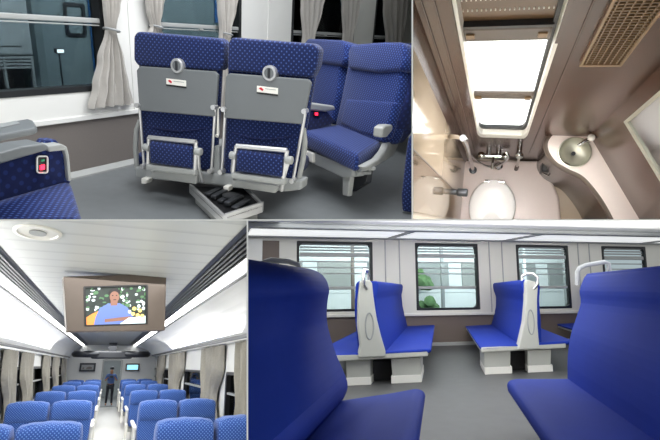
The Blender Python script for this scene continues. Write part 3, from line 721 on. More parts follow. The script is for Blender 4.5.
o1 = BR.at(482, 346.5, 2, ZSEAT); o2 = BR.at(630, 338, 2, ZSEAT)
p_ = fB.at(482, 346.5, 2, ZSEAT+HB); kC = 0.5
def prx(fr, p): w_ = fr.w(p); return PX+F*w_.x/w_.y
while prx(fB, p_+Vector((kC, 0, 0))) < 622: kC += 0.02
fC = Fr(fB.R, fB.w((kC, 0, 0)), 'BR')
dup(tB, fC, 'far blue bench whose cushion corner peeps out left of the big right-hand seat')

def bez(pts, m=6):
    out = []
    for i in range(len(pts)-1):
        p0 = Vector(pts[max(i-1, 0)]); p1 = Vector(pts[i]); p2 = Vector(pts[i+1]); p3 = Vector(pts[min(i+2, len(pts)-1)])
        for k in range(m):
            t = k/m; out.append(0.5*((2*p1)+(p2-p0)*t+(2*p0-5*p1+4*p2-p3)*t*t+(3*p1-p0-3*p2+p3)*t*t*t))
    return out+[Vector(pts[-1])]
def near_bench(fr, t, back, head, cush, shell, loop, loopy):
    q = lambda pts, v=0.0: [fr.at(x, y, 1, v) for x, y in pts]
    R = -DV*(1.9/DV.y)
    MB().prism(q(back), R, 0.014, 3).build('backrest', 'royal', t, fr, smooth=True)
    MB().prism(q(cush), R, 0.05, 4).build('seat_cushion', 'royal', t, fr, smooth=True)
    MB().prism(q(shell, 0.02), (0, 0.08, 0), 0.02, 2).build('end_panel', 'bench_cream', t, fr)
    m = MB().tube([v+Vector((0, yy, 0)) for v, yy in zip(q(loop, 0.02), loopy)], 0.022, 12); m.build('grab_handle', 'mid_grey', t, fr)
    c = q(cush); x0 = min(v.x for v in c); x1 = max(v.x for v in c)
    xm = (x0+x1)/2; MB().prism([(xm-0.12, -0.4, 0), (xm+0.12, -0.4, 0), (xm+0.12, -0.4, c[0].z-0.2), (xm-0.12, -0.4, c[0].z-0.2)], R*0.6, 0.01).build('pedestal', 'bench_cream', t, fr)
fL = bframe(400, 391, ZSEAT)
tL = thing(fL, 'back_to_back_bench', 'nearest blue bench at the left edge, its backrest filling the corner', 'bench')
near_bench(fL, tL,
  [(255, 266)]+[tuple(v[:2]) for v in bez([(v[0], v[1], 0) for v in [(298, 267), (316, 270.5), (326, 279), (329.5, 290), (328, 300), (327, 314), (328.5, 328), (336, 353), (345, 374), (348, 386), (344, 398), (336, 408)]], 3)]+[(255, 420)], None,
  [(330, 401.5), (390, 392.8), (417, 387.8), (424.5, 390.5), (426, 398), (420, 404), (330, 418)],
  [(258, 270), (300, 271), (318, 290), (318, 400), (258, 410)],
  [(262, 272), (264, 262), (272, 259.5), (290, 260.5), (300, 264), (303, 274)], [0.1]*6)
fR = bframe(540, 380, ZSEAT)
tR = thing(fR, 'back_to_back_bench', 'nearest blue bench at the right edge with a curved grey grab handle', 'bench')
near_bench(fR, tR,
  [(720, 262), (720, 372)]+[tuple(v[:2]) for v in bez([(v[0], v[1], 0) for v in [(600, 384), (571, 388), (567.5, 372), (568, 352), (571, 333), (576, 318), (580.5, 303), (579.5, 291), (583, 280), (586, 275.5), (592, 273), (640, 269)]], 3)], None,
  [(506.5, 384), (509, 380), (516, 378.5), (575, 378.5), (620, 380), (620, 398), (516, 396), (508, 392)],
  [(590, 279), (720, 268), (720, 366), (580, 376), (578, 350), (590, 305)],
  [(584.5, 285), (584.5, 272), (587, 267.5), (593, 264.8), (612, 261.5), (616, 263), (617.5, 274)], [0.1]*7)
# ================================================================ BOTTOM LEFT: long coach with television
HC = 1.2; YE = 17.0; CZ = 0.60
CL, CR = BL.at(0, 248.5, 2, CZ)[0], BL.at(247, 227, 2, CZ)[0]
LWX, RWX = -1.15, 1.35
zl = BL.at(0, 349, 0, LWX)[2]; zr = BL.at(246, 341, 0, RWX)[2]
struct(MB().box((-1.6, 1, -HC-0.1), (1.7, 24, -HC)).build('floor_coach', 'floor_light', None, BL))
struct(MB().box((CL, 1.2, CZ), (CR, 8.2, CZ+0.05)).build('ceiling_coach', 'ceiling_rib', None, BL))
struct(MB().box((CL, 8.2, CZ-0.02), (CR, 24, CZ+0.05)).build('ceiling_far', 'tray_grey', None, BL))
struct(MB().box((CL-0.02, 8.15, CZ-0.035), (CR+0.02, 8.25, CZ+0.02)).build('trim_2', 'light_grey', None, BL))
def cross(name, mat, pts, th=0.02, y0=1.2, y1=YE):
    a = [Vector((x, y0, z)) for x, z in pts]; b = Vector((0, y1-y0, 0)); m = MB()
    for p, q in zip(a[:-1], a[1:]):
        nrm = Vector((-(q-p).z, 0, (q-p).x)).normalized()*th
        if nrm.dot(Vector((0, 0, 1))) < 0: nrm = -nrm
        m.prism([p, q, q+nrm, p+nrm], b)
    return struct(m.build(name, mat, None, BL))
def sec(x, y, X): q = BL.at(x, y, 0, X); return (X, q[2])
L1, L2, L3 = sec(0, 272, -0.70), sec(0, 286, -0.76), sec(0, 343, -1.06)
R1, R2, R3 = sec(247, 257.5, 0.66), sec(247, 273, 0.74), sec(250, 334, 1.24)
for nm, c0, c1, sg in (('left', (CL, CZ), L1, -1), ('right', (CR, CZ), R1, 1)):
    cross('ceiling_groove_'+nm, 'dark_metal', [(c0[0]-sg*0.012, c0[1]-0.004), (c0[0]+sg*0.012, c0[1]-0.01)], 0.03)
    b = cross('ceiling_vent_'+nm, 'black', [c0, c1], 0.05)
    m = MB()
    for k in range(5):
        t = 0.16+0.185*k; x = c0[0]+(c1[0]-c0[0])*t; z = c0[1]+(c1[1]-c0[1])*t
        m.box((x-0.007, 1.2, z-0.012), (x+0.007, YE, z+0.012))
    m.build('vent_bar', 'dark_metal', b, BL)
m = MB()
cross('light_strip_left', 'strip_light', [L1, L2], 0.02); cross('light_strip_right', 'strip_light', [R1, R2], 0.02)
def bow(a, b, k, s): return [(a[0]+(b[0]-a[0])*t/k+s*0.05*math.sin(PI*t/k), a[1]+(b[1]-a[1])*t/k+0.03*math.sin(PI*t/k)) for t in range(k+1)]
cross('ceiling_cove_left', 'white_panel', bow(L2, L3, 6, -1)); cross('ceiling_cove_right', 'white_panel', bow(R2, R3, 6, 1))
for nm, q, s in (('left', L2, -1), ('right', R2, 1)):
    struct(MB().box((q[0]-0.012, 1.2, q[1]-0.012), (q[0]+0.012, YE, q[1]+0.006), 0.003).build('light_rim_'+nm, 'dark_metal', None, BL))
struct(MB().box((L3[0]-0.02, 1.2, L3[1]-0.02), (L3[0]+0.015, YE, L3[1]+0.01), 0.004).build('trim_3', 'dark_metal', None, BL))
struct(MB().box((R3[0]-0.015, 1.2, R3[1]-0.03), (R3[0]+0.02, YE, R3[1]+0.01), 0.004).build('trim_4', 'dark_metal', None, BL))
struct(MB().box((LWX-0.1, 1.2, zl-0.0), (L3[0], YE, zl+0.03)).build('curtain_rail_left', 'white_panel', None, BL))
struct(MB().box((R3[0], 1.2, zr), (RWX+0.1, YE, zr+0.03)).build('curtain_rail_right', 'white_panel', None, BL))
LW = BL.sub((LWX, 0, zl), roll=math.radians(-6)); RW = BL.sub((RWX, 0, zr))
def side_wall(fr, nm, sg, wpx, z0, z1, k0):
    ws = sorted((fr.at(a, 385, 0, 0)[1], fr.at(b, 385, 0, 0)[1]) for a, b in wpx); ws = [(min(a, b), max(a, b)) for a, b in ws]; ws.sort()
    m = MB(); y = 1.5
    m.box((0, 1.5, -1.6), (sg*0.08, YE, z0)); m.box((0, 1.5, z1), (sg*0.08, YE, 0.02))
    for a, b in ws:
        if a > y: m.box((0, y, z0), (sg*0.08, a, z1))
        y = b
    m.box((0, y, z0), (sg*0.08, YE, z1))
    struct(m.build('wall_'+nm, 'white_panel', None, fr))
    for i, (a, b) in enumerate(ws):
        m = MB(); frame_ring(m, 0, -sg*0.012, rrect(a, z0, b, z1, 0.06), rrect(a+0.07, z0+0.035, b-0.07, z1-0.035, 0.05), sg*0.07)
        w = struct(m.build('window_%d' % (k0+i), 'black', None, fr))
        zm = z0+(z1-z0)*0.55
        MB().box((0.0, a+0.05, zm-0.012), (sg*0.03, b-0.05, zm+0.012)).build('window_rail', 'light_grey', w, fr)
        MB().box((sg*0.04, a+0.03, z0+0.02), (sg*0.045, b-0.03, z1-0.02)).build('window_pane', 'glass_dark', w, fr)
side_wall(LW, 'coach_left', -1, [(-30, 1.5), (15, 20), (31, 42.5), (48, 52), (57, 61), (65, 68)], -0.72, -0.20, 10)
side_wall(RW, 'coach_right', 1, [(226, 262), (184, 203), (163.5, 169.5), (152, 157)], -0.88, -0.33, 20)
# outside the coach windows
struct(MB().box((-9, -2, -HC-0.5), (LWX-0.6, 40, -HC-0.4)).build('floor_yard_left', 'ground_dark', None, BL))
struct(MB().box((RWX+0.3, 3.5, -HC-0.5), (6, 30, -HC-0.4)).build('floor_yard_right', 'ground_dark', None, BL))
tf = BL.sub((-3.2, 9.2, -HC-0.4)); to = thing(tf, 'hedge_row', 'green hedge row outside the left coach windows', 'hedge')
m = MB()
for k in range(70):
    c = Vector((random.uniform(-.3, .3), k*0.28, random.uniform(.3, 1.9))); m.lathe(c, (random.uniform(-1, 1), random.uniform(-1, 1), 1), [(0.01, -.34), (.27, -.2), (.36, 0), (.24, .22), (.01, .36)], 7)
m.build('foliage', 'leaf', to, tf)
cf = BL.sub((3.0, 5, -HC-0.4)); co = thing(cf, 'parked_coach', 'grey railway coach standing outside the right-hand coach windows', 'railway coach')
MB().box((0, 0, 0.4), (2.0, 18, 3.0), 0.1).build('body', 'outside_grey', co, cf)
for k in range(8): MB().box((-0.03, 0.6+k*2.2, 1.3), (0.02, 2.0+k*2.2, 2.1), 0.02).build('window', 'dark_metal', co, cf)
MB().box((0.2, 0.2, 0), (1.8, 17.8, 0.4)).build('underframe', 'black', co, cf)
# curtains
def ccurt(fr, xs, label, group, sg, waves=4, zb=-0.92, mid=None):
    A = fr.at(xs[0], 385, 0, -sg*0.03)[1]; B = fr.at(xs[1], 385, 0, -sg*0.03)[1]
    A, B = min(A, B), max(A, B); w = B-A; tw = (mid or 0.2)
    c = curtain(fr, 'curtain', -sg*0.045, [(-0.01, A, B), (-0.3, A+w*0.02, B-w*0.04), (-0.62, A+w*tw, B-w*tw*0.6), (-0.7, A+w*tw, B-w*tw*0.6), (zb, A+w*0.1, B-w*0.05)], label, group, mat='curtain_dark', waves=waves+1, amp=0.026, side=-sg)
gl, gr = 'grey curtains on the left side of the long coach', 'grey curtains on the right side of the long coach'
lx = [(1.5, 15), (20, 32), (42, 48.5), (52, 57.5), (61, 65), (69, 73), (76, 79)]
nl = ['nearest grey curtain at the left edge of the long coach', 'second grey curtain from the left edge, beside the green-lit window', 'grey curtain just beyond the green-lit window on the left', 'fourth grey curtain down the left side of the long coach', 'fifth grey curtain down the left side of the long coach', 'sixth grey curtain down the left side of the long coach', 'farthest grey curtain on the left, near the end wall']
for q, l in zip(lx, nl): ccurt(LW, q, l, gl, -1)
rx = [(236, 262), (201, 223), (168, 183), (156.5, 163), (146, 151.5)]
nr = ['nearest grey curtain at the right edge of the long coach', 'wide grey curtain between the two nearest right-hand windows', 'grey curtain beyond the second right-hand window', 'fourth grey curtain down the right side of the long coach', 'farthest grey curtain on the right, near the small screen']
for q, l in zip(rx, nr): ccurt(RW, q, l, gr, 1, waves=5)

# ceiling speaker
c = BL.at(38, 232, 2, CZ); sf = BL.sub(c)
sp = thing(sf, 'ceiling_speaker', 'round off-white speaker set in the ribbed ceiling', 'speaker')
MB().lathe((0, 0, 0), (0, 0, -1), [(0.092, -0.01), (0.092, 0.004), (0.087, 0.01), (0.077, 0.01), (0.073, 0.003), (0.001, 0.003)], 40, sx=1.1, sy=1.6, ref=(1, 0, 0)).build('rim', 'white_plastic', sp, sf)
MB().lathe((0, 0, 0), (0, 0, -1), [(0.036, 0), (0.036, 0.008), (0.001, 0.009)], 30, sy=1.6, ref=(1, 0, 0)).build('grille', 'light_grey', sp, sf)
# television
YV = BL.at(115, 273.5, 2, CZ)[1]; p = BL.at(115, 276, 1, YV)
VF = BL.sub((p[0], YV, CZ), yaw=math.radians(8))
tv = thing(VF, 'ceiling_television', 'television in a grey-brown casing hung from the coach ceiling, playing a film', 'television')
def V(x, y, v=0.0): return VF.at(x, y, 1, v)
qo = [V(63.5, 276.5), V(166.5, 273.5), V(165, 330.5), V(67, 332)]
qs = [V(84, 287), V(147.5, 285), V(147, 324), V(85, 326)]
def quad_ring(o, i, y0, dy, bev=0.004):
    t = bmesh.new(); L = [[t.verts.new((p[0], y, p[2])) for p in r_] for r_, y in ((o, y0), (i, y0), (i, y0+dy), (o, y0+dy))]
    for a in range(4):
        for j in range(4): t.faces.new((L[a][j], L[a][(j+1) % 4], L[(a+1) % 4][(j+1) % 4], L[(a+1) % 4][j]))
    bmesh.ops.recalc_face_normals(t, faces=t.faces[:]); bmesh.ops.bevel(t, geom=list(t.edges), offset=bev, segments=2, affect='EDGES'); m = MB(); m._add(t); return m
m = quad_ring(qo, qs, 0.0, 0.02); m.prism([p+Vector((0, 0.02, 0)) for p in qo], (0, 0.12, 0), 0.004); m.build('casing', 'brown_frame', tv, VF)
cq = sum(qs, Vector())/4; qi = [cq+(p-cq)*0.955 for p in qs]
quad_ring([cq+(p-cq)*1.02 for p in qs], qi, -0.003, 0.02, 0.0015).build('bezel', 'black', tv, VF)
# the moving picture: flat coloured shapes shown by the panel
for nm, c, s in (('pic_leaf', (70, 108, 72), .6), ('pic_pale', (200, 212, 215), .75), ('pic_blue', (84, 104, 165), .75), ('pic_skin', (122, 86, 72), .7), ('pic_hair', (26, 20, 22), .4), ('pic_orange', (214, 130, 60), .7), ('pic_yellow', (235, 205, 110), .8), ('pic_dark', (34, 44, 40), .4)): emit(nm, c, s)
def screen():
    bm = bmesh.new(); mats = ['pic_dark', 'pic_leaf', 'pic_pale', 'pic_blue', 'pic_skin', 'pic_hair', 'pic_orange', 'pic_yellow']
    lay = [0]
    def poly(pts, m):
        lay[0] += 1; y = 0.014-0.00006*lay[0]; vs_ = []
        for u, v in pts:
            u = min(1, max(0, u)); v = min(1, max(0, v)); p_ = (qi[3]*(1-u)+qi[2]*u)*(1-v)+(qi[0]*(1-u)+qi[1]*u)*v; vs_.append(bm.verts.new((p_.x, y, p_.z)))
        f = bm.faces.new(vs_); f.material_index = mats.index(m)
    def ell(u, v, a, b, m, k=14): poly([(u+a*math.cos(2*PI*i/k), v+b*math.sin(2*PI*i/k)) for i in range(k)], m)
    poly([(0, 0), (1, 0), (1, 1), (0, 1)], 'pic_dark'); rr = random.Random(3)
    for i in range(110): ell(rr.random(), 0.35+0.65*rr.random(), 0.015+0.025*rr.random(), 0.02+0.04*rr.random(), rr.choice(['pic_leaf', 'pic_leaf', 'pic_pale', 'pic_dark']), 7)
    poly([(0, 0), (0.22, 0), (0.22, .38), (.1, .3), (0, .2)], 'pic_orange')
    poly([(0.12, 0), (0.75, 0), (0.78, .22), (.68, .44), (.55, .56), (.36, .56), (.22, .44), (.15, .2)], 'pic_blue')
    poly([(0.40, .5), (.51, .5), (.52, .66), (.40, .66)], 'pic_skin'); ell(.462, .84, .094, .13, 'pic_hair', 18); ell(.465, .73, .08, .155, 'pic_skin', 18)
    for x_ in (.435, .5): ell(x_, .77, .014, .014, 'pic_hair', 8)
    ell(.47, .655, .03, .012, 'pic_hair', 8)
    poly([(.3, .06), (.72, .1), (.74, .2), (.5, .17), (.3, .14)], 'pic_skin')
    poly([(.55, 0), (1, 0), (1, .2), (.7, .16)], 'pic_pale')
    for u, v in ((.78, .26), (.86, .22), (.9, .34), (.8, .4), (.94, .2)): ell(u, v, .035, .05, 'pic_yellow', 9)
    for u, v in ((.88, .46), (.72, .32), (.96, .4)): ell(u, v, .03, .05, 'pic_pale', 8)
    me = bpy.data.meshes.new('screen'); bm.to_mesh(me); bm.free()
    for q in mats: me.materials.append(MATS[q])
    o = bpy.data.objects.new('screen', me); COL.objects.link(o); o.parent = tv; o['_room'] = 'BL'; o['label'] = 'lit screen showing a young man in a blue shirt before greenery'
screen()
# dark round pieces over the aisle end
yd = 15.0
c = BL.at(112, 355, 1, yd); df = BL.sub((c[0], yd, c[2]))
dt = thing(df, 'ceiling_vent_unit', 'dark twin-disc ventilation unit under the ceiling before the end wall', 'ventilation unit')
k = yd/500
MB().box((-17*k, -0.05, -3.2*k), (17*k, 0.3, 3.2*k), 0.04).build('housing', 'dark_metal', dt, df)
for s in (-1, 1): MB().lathe((s*20*k, 0.2, 0.5*k), (0, 0, -1), [(0.001, -0.09), (0.33, -0.085), (0.38, -0.04), (0.38, 0.02), (0.33, 0.07), (0.001, 0.08)], 32).build('disc', 'dark_metal', dt, df)
MB().box((-0.1, 0.15, 2*k), (0.1, 0.3, CZ-c[2])).build('hanger', 'dark_metal', dt, df)
# end wall with doorway
xl, xr = BL.at(101.5, 385, 1, YE)[0], BL.at(119, 385, 1, YE)[0]; zd = BL.at(110, 361, 1, YE)[2]
m = MB().box((-2.0, YE, -HC), (xl, YE+0.1, 1.0)); m.box((xr, YE, -HC), (2.0, YE+0.1, 1.0)); m.box((xl, YE, zd), (xr, YE+0.1, 1.0)); struct(m.build('wall_end', 'ceiling_white', None, BL))
m = MB().box((xl-0.04, YE-0.02, -HC), (xl, YE+0.12, zd+0.04)); m.box((xr, YE-0.02, -HC), (xr+0.04, YE+0.12, zd+0.04)); m.box((xl, YE-0.02, zd), (xr, YE+0.12, zd+0.05))
struct(m.build('door_2', 'light_grey', None, BL))
struct(MB().box((-1.5, 22, -HC), (2, 22.1, 1)).build('wall_vestibule', 'tray_grey', None, BL))
struct(MB().box((-1.5, YE+0.12, -HC), (2, 22, -HC+0.01)).build('floor_vestibule', 'floor_dark', None, BL))
a, b = BL.at(80, 363, 1, YE-0.06), BL.at(95, 371.5, 1, YE-0.06)
gf = BL.sub((a[0], YE-0.06, b[2])); go = thing(gf, 'framed_notice', 'small framed grey picture on the end wall, left of the doorway', 'picture')
W_, H_ = b[0]-a[0], a[2]-b[2]
m = MB(); frame_ring(m, 1, 0, rrect(0, 0, W_, H_, 0.01), rrect(0.05, 0.05, W_-0.05, H_-0.05, 0.005), 0.05); m.build('frame', 'dark_metal', go, gf)
MB().box((0.04, 0.02, 0.04), (W_-0.04, 0.05, H_-0.04)).build('picture', 'mid_grey', go, gf)
m = MB(); rr = random.Random(5)
for i in range(9): x = 0.08+rr.random()*(W_-0.2); m.box((x, 0.012, 0.07), (x+0.04, 0.02, 0.1+rr.random()*(H_-0.2)))
m.build('picture_shapes', 'wainscot', go, gf)
a, b = BL.at(126, 363.5, 1, YE-0.06), BL.at(139, 371, 1, YE-0.06)
gf = BL.sub((a[0], YE-0.06, b[2])); go = thing(gf, 'wall_screen', 'small lit screen on the end wall, right of the doorway', 'screen')
W_, H_ = b[0]-a[0], a[2]-b[2]
m = MB(); frame_ring(m, 1, 0, rrect(0, 0, W_, H_, 0.01), rrect(0.04, 0.04, W_-0.04, H_-0.04, 0.005), 0.05); m.build('casing', 'brown_frame', go, gf)
emit('pic_cyan', (150, 215, 235), 1.2); MB().box((0.035, 0.02, 0.035), (W_-0.035, 0.05, H_-0.035)).build('display', 'pic_cyan', go, gf)
# seats of the long coach
def coach_pair(fr, label, group):
    t = thing(fr, 'coach_double_seat', label, 'double seat', group)
    w = 0.205
    for cx in (-0.215, 0.215):
        pts = [(cx-w+0.02, .0, .30), (cx+w-0.02, .0, .30), (cx+w, .0, .52), (cx+w, .0, .74)]+[(cx+w-0.09+0.09*math.cos(a), .0, .74+0.075*math.sin(a)) for a in (0.5, 1.0, 1.5)]+[(cx-w+0.09-0.09*math.cos(a), .0, .74+0.075*math.sin(a)) for a in (1.5, 1.0, 0.5)]+[(cx-w, .0, .74), (cx-w, .0, .52)]
        MB().prism(pts, (0, 0.2, 0), 0.03, 3).build('backrest', 'coach_dot', t, fr, smooth=True)
        MB().pill([((cx-w+0.004, 0.09, .70), (0, 0.125, 0), (0, 0, .105)), ((cx, 0.085, .715), (0, 0.13, 0), (0, 0, .112)), ((cx+w-0.004, 0.09, .70), (0, 0.125, 0), (0, 0, .105))], 0.03, 3.2).build('headrest', 'coach_dot', t, fr)
        MB().box((cx-w+0.01, 0.1, .28), (cx+w-0.01, 1.25, .42), 0.05, 3).build('seat_cushion', 'coach_dot', t, fr)
    for x in (-0.435, 0.435, 0.0):
        m = MB().box((x-0.022, 0.12, .50), (x+0.022, 0.95, .54), 0.015, 3); m.box((x-0.016, 0.14, .26), (x+0.016, 0.42, .52), 0.01)
        m.build('armrest', 'white_plastic', t, fr)
    MB().box((-0.42, 0.05, .22), (0.42, 1.15, .29), 0.02).build('seat_beam', 'light_grey', t, fr)
    for x in (-0.3, 0.3): MB().box((x-0.03, 0.3, 0), (x+0.03, 0.9, .22), 0.01).build('leg', 'light_grey', t, fr)
    for x in (-0.43, 0.43): MB().box((x-0.02, -0.02, .10), (x+0.02, 0.16, .34), 0.014, 3).build('side_cap', 'white_plastic', t, fr)
    return t
gs = 'blue double seats in rows down the long coach'
ordn = ['nearest', 'second', 'third', 'fourth', 'fifth', 'sixth']
proto = None
for s, px_, ys in (('left', None, [4.12, 6.55, 8.95, 11.5, 14.0, 15.6]), ('right', None, [4.0, 6.2, 8.7, 11.4, 13.9, 15.6])):
    cx = -0.535 if s == 'left' else 0.785
    for i, y in enumerate(ys):
        fr = BL.sub((cx, y, -HC)); lab = '%s blue double seat %s of the aisle in the long coach' % (ordn[i], s)
        if proto is None: proto = coach_pair(fr, lab, gs)
        else: dup(proto, fr, lab)
# people in the doorway
def person(fr, name, label, H_=1.0, shirt='cloth_dark', trousers='cloth_dark'):
    s = H_/1.75
    J = dict(p=(0, 0, .92), c=(0, .02, 1.25), n=(0, .02, 1.46), h=(0, 0, 1.56), hd=(0, -.02, 1.66), ls=(-.18, 0, 1.4), le=(-.26, -.08, 1.15), lh=(-.12, -.28, 1.3), rs=(.18, 0, 1.4), re=(.27, -.06, 1.14), rh=(.13, -.28, 1.32), lk=(-.11, -.02, .5), lf=(-.12, .02, .08), lt=(-.13, -.16, .04), rk=(.11, 0, .5), rf=(.13, .02, .08), rt=(.15, -.16, .04), lp=(-.1, 0, .88), rp=(.1, 0, .88))
    Rr = dict(p=.14, c=.15, n=.06, h=.075, hd=.1, ls=.065, le=.045, lh=.035, rs=.065, re=.045, rh=.035, lk=.06, lf=.045, lt=.04, rk=.06, rf=.045, rt=.04, lp=.09, rp=.09)
    E = [('p', 'c'), ('c', 'n'), ('n', 'h'), ('h', 'hd'), ('c', 'ls'), ('ls', 'le'), ('le', 'lh'), ('c', 'rs'), ('rs', 're'), ('re', 'rh'), ('p', 'lp'), ('lp', 'lk'), ('lk', 'lf'), ('lf', 'lt'), ('p', 'rp'), ('rp', 'rk'), ('rk', 'rf'), ('rf', 'rt')]
    def skin(verts, edges, rad, nm, mat, parent):
        me = bpy.data.meshes.new(nm); keys = list(verts); me.from_pydata([Vector(verts[k])*s for k in keys], [(keys.index(a), keys.index(b)) for a, b in edges], [])
        o = bpy.data.objects.new(nm, me); COL.objects.link(o); md = o.modifiers.new('s', 'SKIN'); o.modifiers.new('u', 'SUBSURF').levels = 1
        for k, v in zip(keys, me.skin_vertices[0].data): v.radius = (rad[k]*s, rad[k]*s*0.85); v.use_root = (k == keys[0])
        bpy.context.view_layer.update(); ev = o.evaluated_get(bpy.context.evaluated_depsgraph_get()); nm_ = bpy.data.meshes.new_from_object(ev); o.modifiers.clear(); o.data = nm_
        nm_.materials.append(MATS[mat])
        for p_ in nm_.polygons: p_.use_smooth = True
        o.parent = parent; o['_room'] = fr.room; return o
    t = thing(fr, name, label, 'person')
    body = skin(J, E, Rr, 'body', 'skin', t)
    up = {k: J[k] for k in ('p', 'c', 'ls', 'le', 'rs', 're')}
    skin(up, [('p', 'c'), ('c', 'ls'), ('ls', 'le'), ('c', 'rs'), ('rs', 're')], {k: Rr[k]+.02 for k in up}, 'shirt', shirt, t)
    lo = {k: J[k] for k in ('p', 'lp', 'lk', 'lf', 'rp', 'rk', 'rf')}
    skin(lo, [('p', 'lp'), ('lp', 'lk'), ('lk', 'lf'), ('p', 'rp'), ('rp', 'rk'), ('rk', 'rf')], {k: Rr[k]+.018 for k in lo}, 'trousers', trousers, t)
    MB().lathe((0, .01*s, 1.72*s), (0, 0, 1), [(.08*s, -.05*s), (.105*s, 0), (.09*s, .05*s), (.01*s, .085*s)], 16).build('hair', 'black', t, fr)
    MB().box((-.07*s, -.36*s, 1.28*s), (.07*s, -.27*s, 1.38*s), .01).build('camera', 'dark_metal', t, fr)
    return t
c = BL.at(111, 396, 2, -HC)
pf = BL.sub((BL.at(111, 380, 1, 17.8)[0], 17.8, -HC))
person(pf, 'person', 'person in a pale blue shirt and dark trousers standing in the far doorway', 1.12, 'shirt_blue')

# ================================================================ TOP RIGHT: washroom seen from above
ZF = -5.0; YW = TR.at(500, 160, 2, ZF)[1]; TOP = -0.9
def tw(x, y, v=0.0): return TR.at(x, y, 1, YW-v)
XL = tw(442, 98)[0]; XR = tw(597, 130)[0]
struct(MB().box((-2, -1.2, ZF-0.1), (2, YW+0.1, ZF)).build('floor_washroom', 'beige_wall', None, TR))
ox0, ox1 = tw(470, 90)[0], tw(541.5, 90)[0]; oz0 = tw(503, 137)[2]
m = MB().box((XL-0.1, YW, ZF), (ox0, YW+0.1, TOP)); m.box((ox1, YW, ZF), (XR+0.1, YW+0.1, TOP)); m.box((ox0, YW, ZF), (ox1, YW+0.1, oz0))
wwall = struct(m.build('wall_window', 'brown_wall', None, TR))
m = MB()
for x, y in ((450, 90), (458, 90), (556, 90)):
    q = tw(x, y); m.box((q[0]-0.003, YW-0.006, ZF+0.5), (q[0]+0.003, YW+0.001, TOP), 0.002)
struct(m.build('trim_5', 'brown_wall', None, TR))
struct(MB().box((XL-0.08, -1.2, ZF), (XL, YW, TOP)).build('wall_beige', 'beige_wall', None, TR))
ZK = tw(570, 136)[2]; q = TR.at(641, 222, 2, ZK); WR = TR.sub((XR, YW, 0), yaw=math.atan2(q[0]-XR, -(q[1]-YW)))
struct(MB().box((0, -1.8, ZF), (0.08, 0, TOP)).build('wall_brown', 'brown_wall', None, WR))
ys_ = TR.at(434, 171, 0, XL)[1]
struct(MB().box((XL, ys_-0.003, ZF), (XL+0.007, ys_+0.003, TOP)).build('trim_6', 'wainscot_dark', None, TR))
struct(MB().box((XL, -1.1, ZF+0.02), (XL+0.005, ys_-0.003, TOP)).build('wall_panel_polished', 'polished_beige', None, TR))
# corner cove between window wall and beige wall
c0 = MB().prism([(XL, YW, ZF), (XL+0.035, YW, ZF), (XL, YW-0.06, ZF)], (0, 0, TOP-ZF)); struct(c0.build('trim_7', 'brown_wall', None, TR))
# window: white reveal, dark gasket, rails, lit panes, perforated blind
DPT = 0.075
m = MB(); frame_ring(m, 1, YW-0.004, rr2(ox0-0.004, oz0-0.02, ox1+0.004, TOP+0.2, 0.03, .2), rr2(ox0+0.008, oz0+0.10, ox1-0.010, TOP+0.15, 0.025, .16), DPT)
win = struct(m.build('window_30', 'white_plastic', None, TR))
px0, px1 = tw(475.5, 110, -0.04)[0], tw(530, 110, -0.04)[0]
pz0 = tw(503, 128, -0.04)[2]
m = MB(); frame_ring(m, 1, YW+0.035, rr2(px0-0.018, pz0-0.05, px1+0.018, TOP+0.25, 0.04, .25), rr2(px0+0.005, pz0+0.04, px1-0.005, TOP+0.15, 0.032, .2), 0.03)
m.build('window_gasket', 'rubber', win, TR)
zb2 = tw(503, 33, -0.04)[2]
m = MB().box((ox0-0.006, YW-0.010, zb2+0.02), (px0-0.012, YW+0.034, TOP)); m.box((px1+0.012, YW-0.010, zb2+0.02), (ox1+0.006, YW+0.034, TOP)); struct(m.build('trim_8', 'brown_wall', None, TR))
za, zb2 = tw(503, 95, -0.04)[2], tw(503, 33, -0.04)[2]
m = MB().box((px0+0.002, YW+0.03, za-0.05), (px1-0.002, YW+0.05, za+0.05), 0.006); m.box((px0+0.002, YW+0.025, zb2-0.045), (px1-0.002, YW+0.05, zb2+0.075), 0.008)
m.build('window_rail', 'brown_frame', win, TR)
m = MB()
for z in (za, zb2+0.02):
    for x in (px0+0.03, px1-0.03): m.box((x-0.016, YW+0.018, z-0.02), (x+0.016, YW+0.03, z+0.02), 0.003)
m.build('window_catch', 'tan', win, TR)
MB().box((px0, YW+0.055, pz0-0.05), (px1, YW+0.065, zb2)).build('window_pane', 'pane_light', win, TR)
m = MB(); zt_ = tw(503, 2, -0.04)[2]+0.3
z = zb2+0.10
MB().box((px0, YW+0.05, zb2+0.05), (px1, YW+0.06, TOP+0.2)).build('blind', 'blind_brown', win, TR)
for r_ in (4, 8, 11):
    for c_ in range(20):
        x = px0+0.012+c_*(px1-px0-0.024)/19; m.box((x-0.002, YW+0.046, z+r_*0.02), (x+0.002, YW+0.052, z+r_*0.02+0.010))
m.build('blind_slots', 'white_plastic', win, TR)
MB().box((px0, YW+0.028, zb2+0.075), (px1, YW+0.05, zb2+0.095)).build('blind_edge', 'black', win, TR)
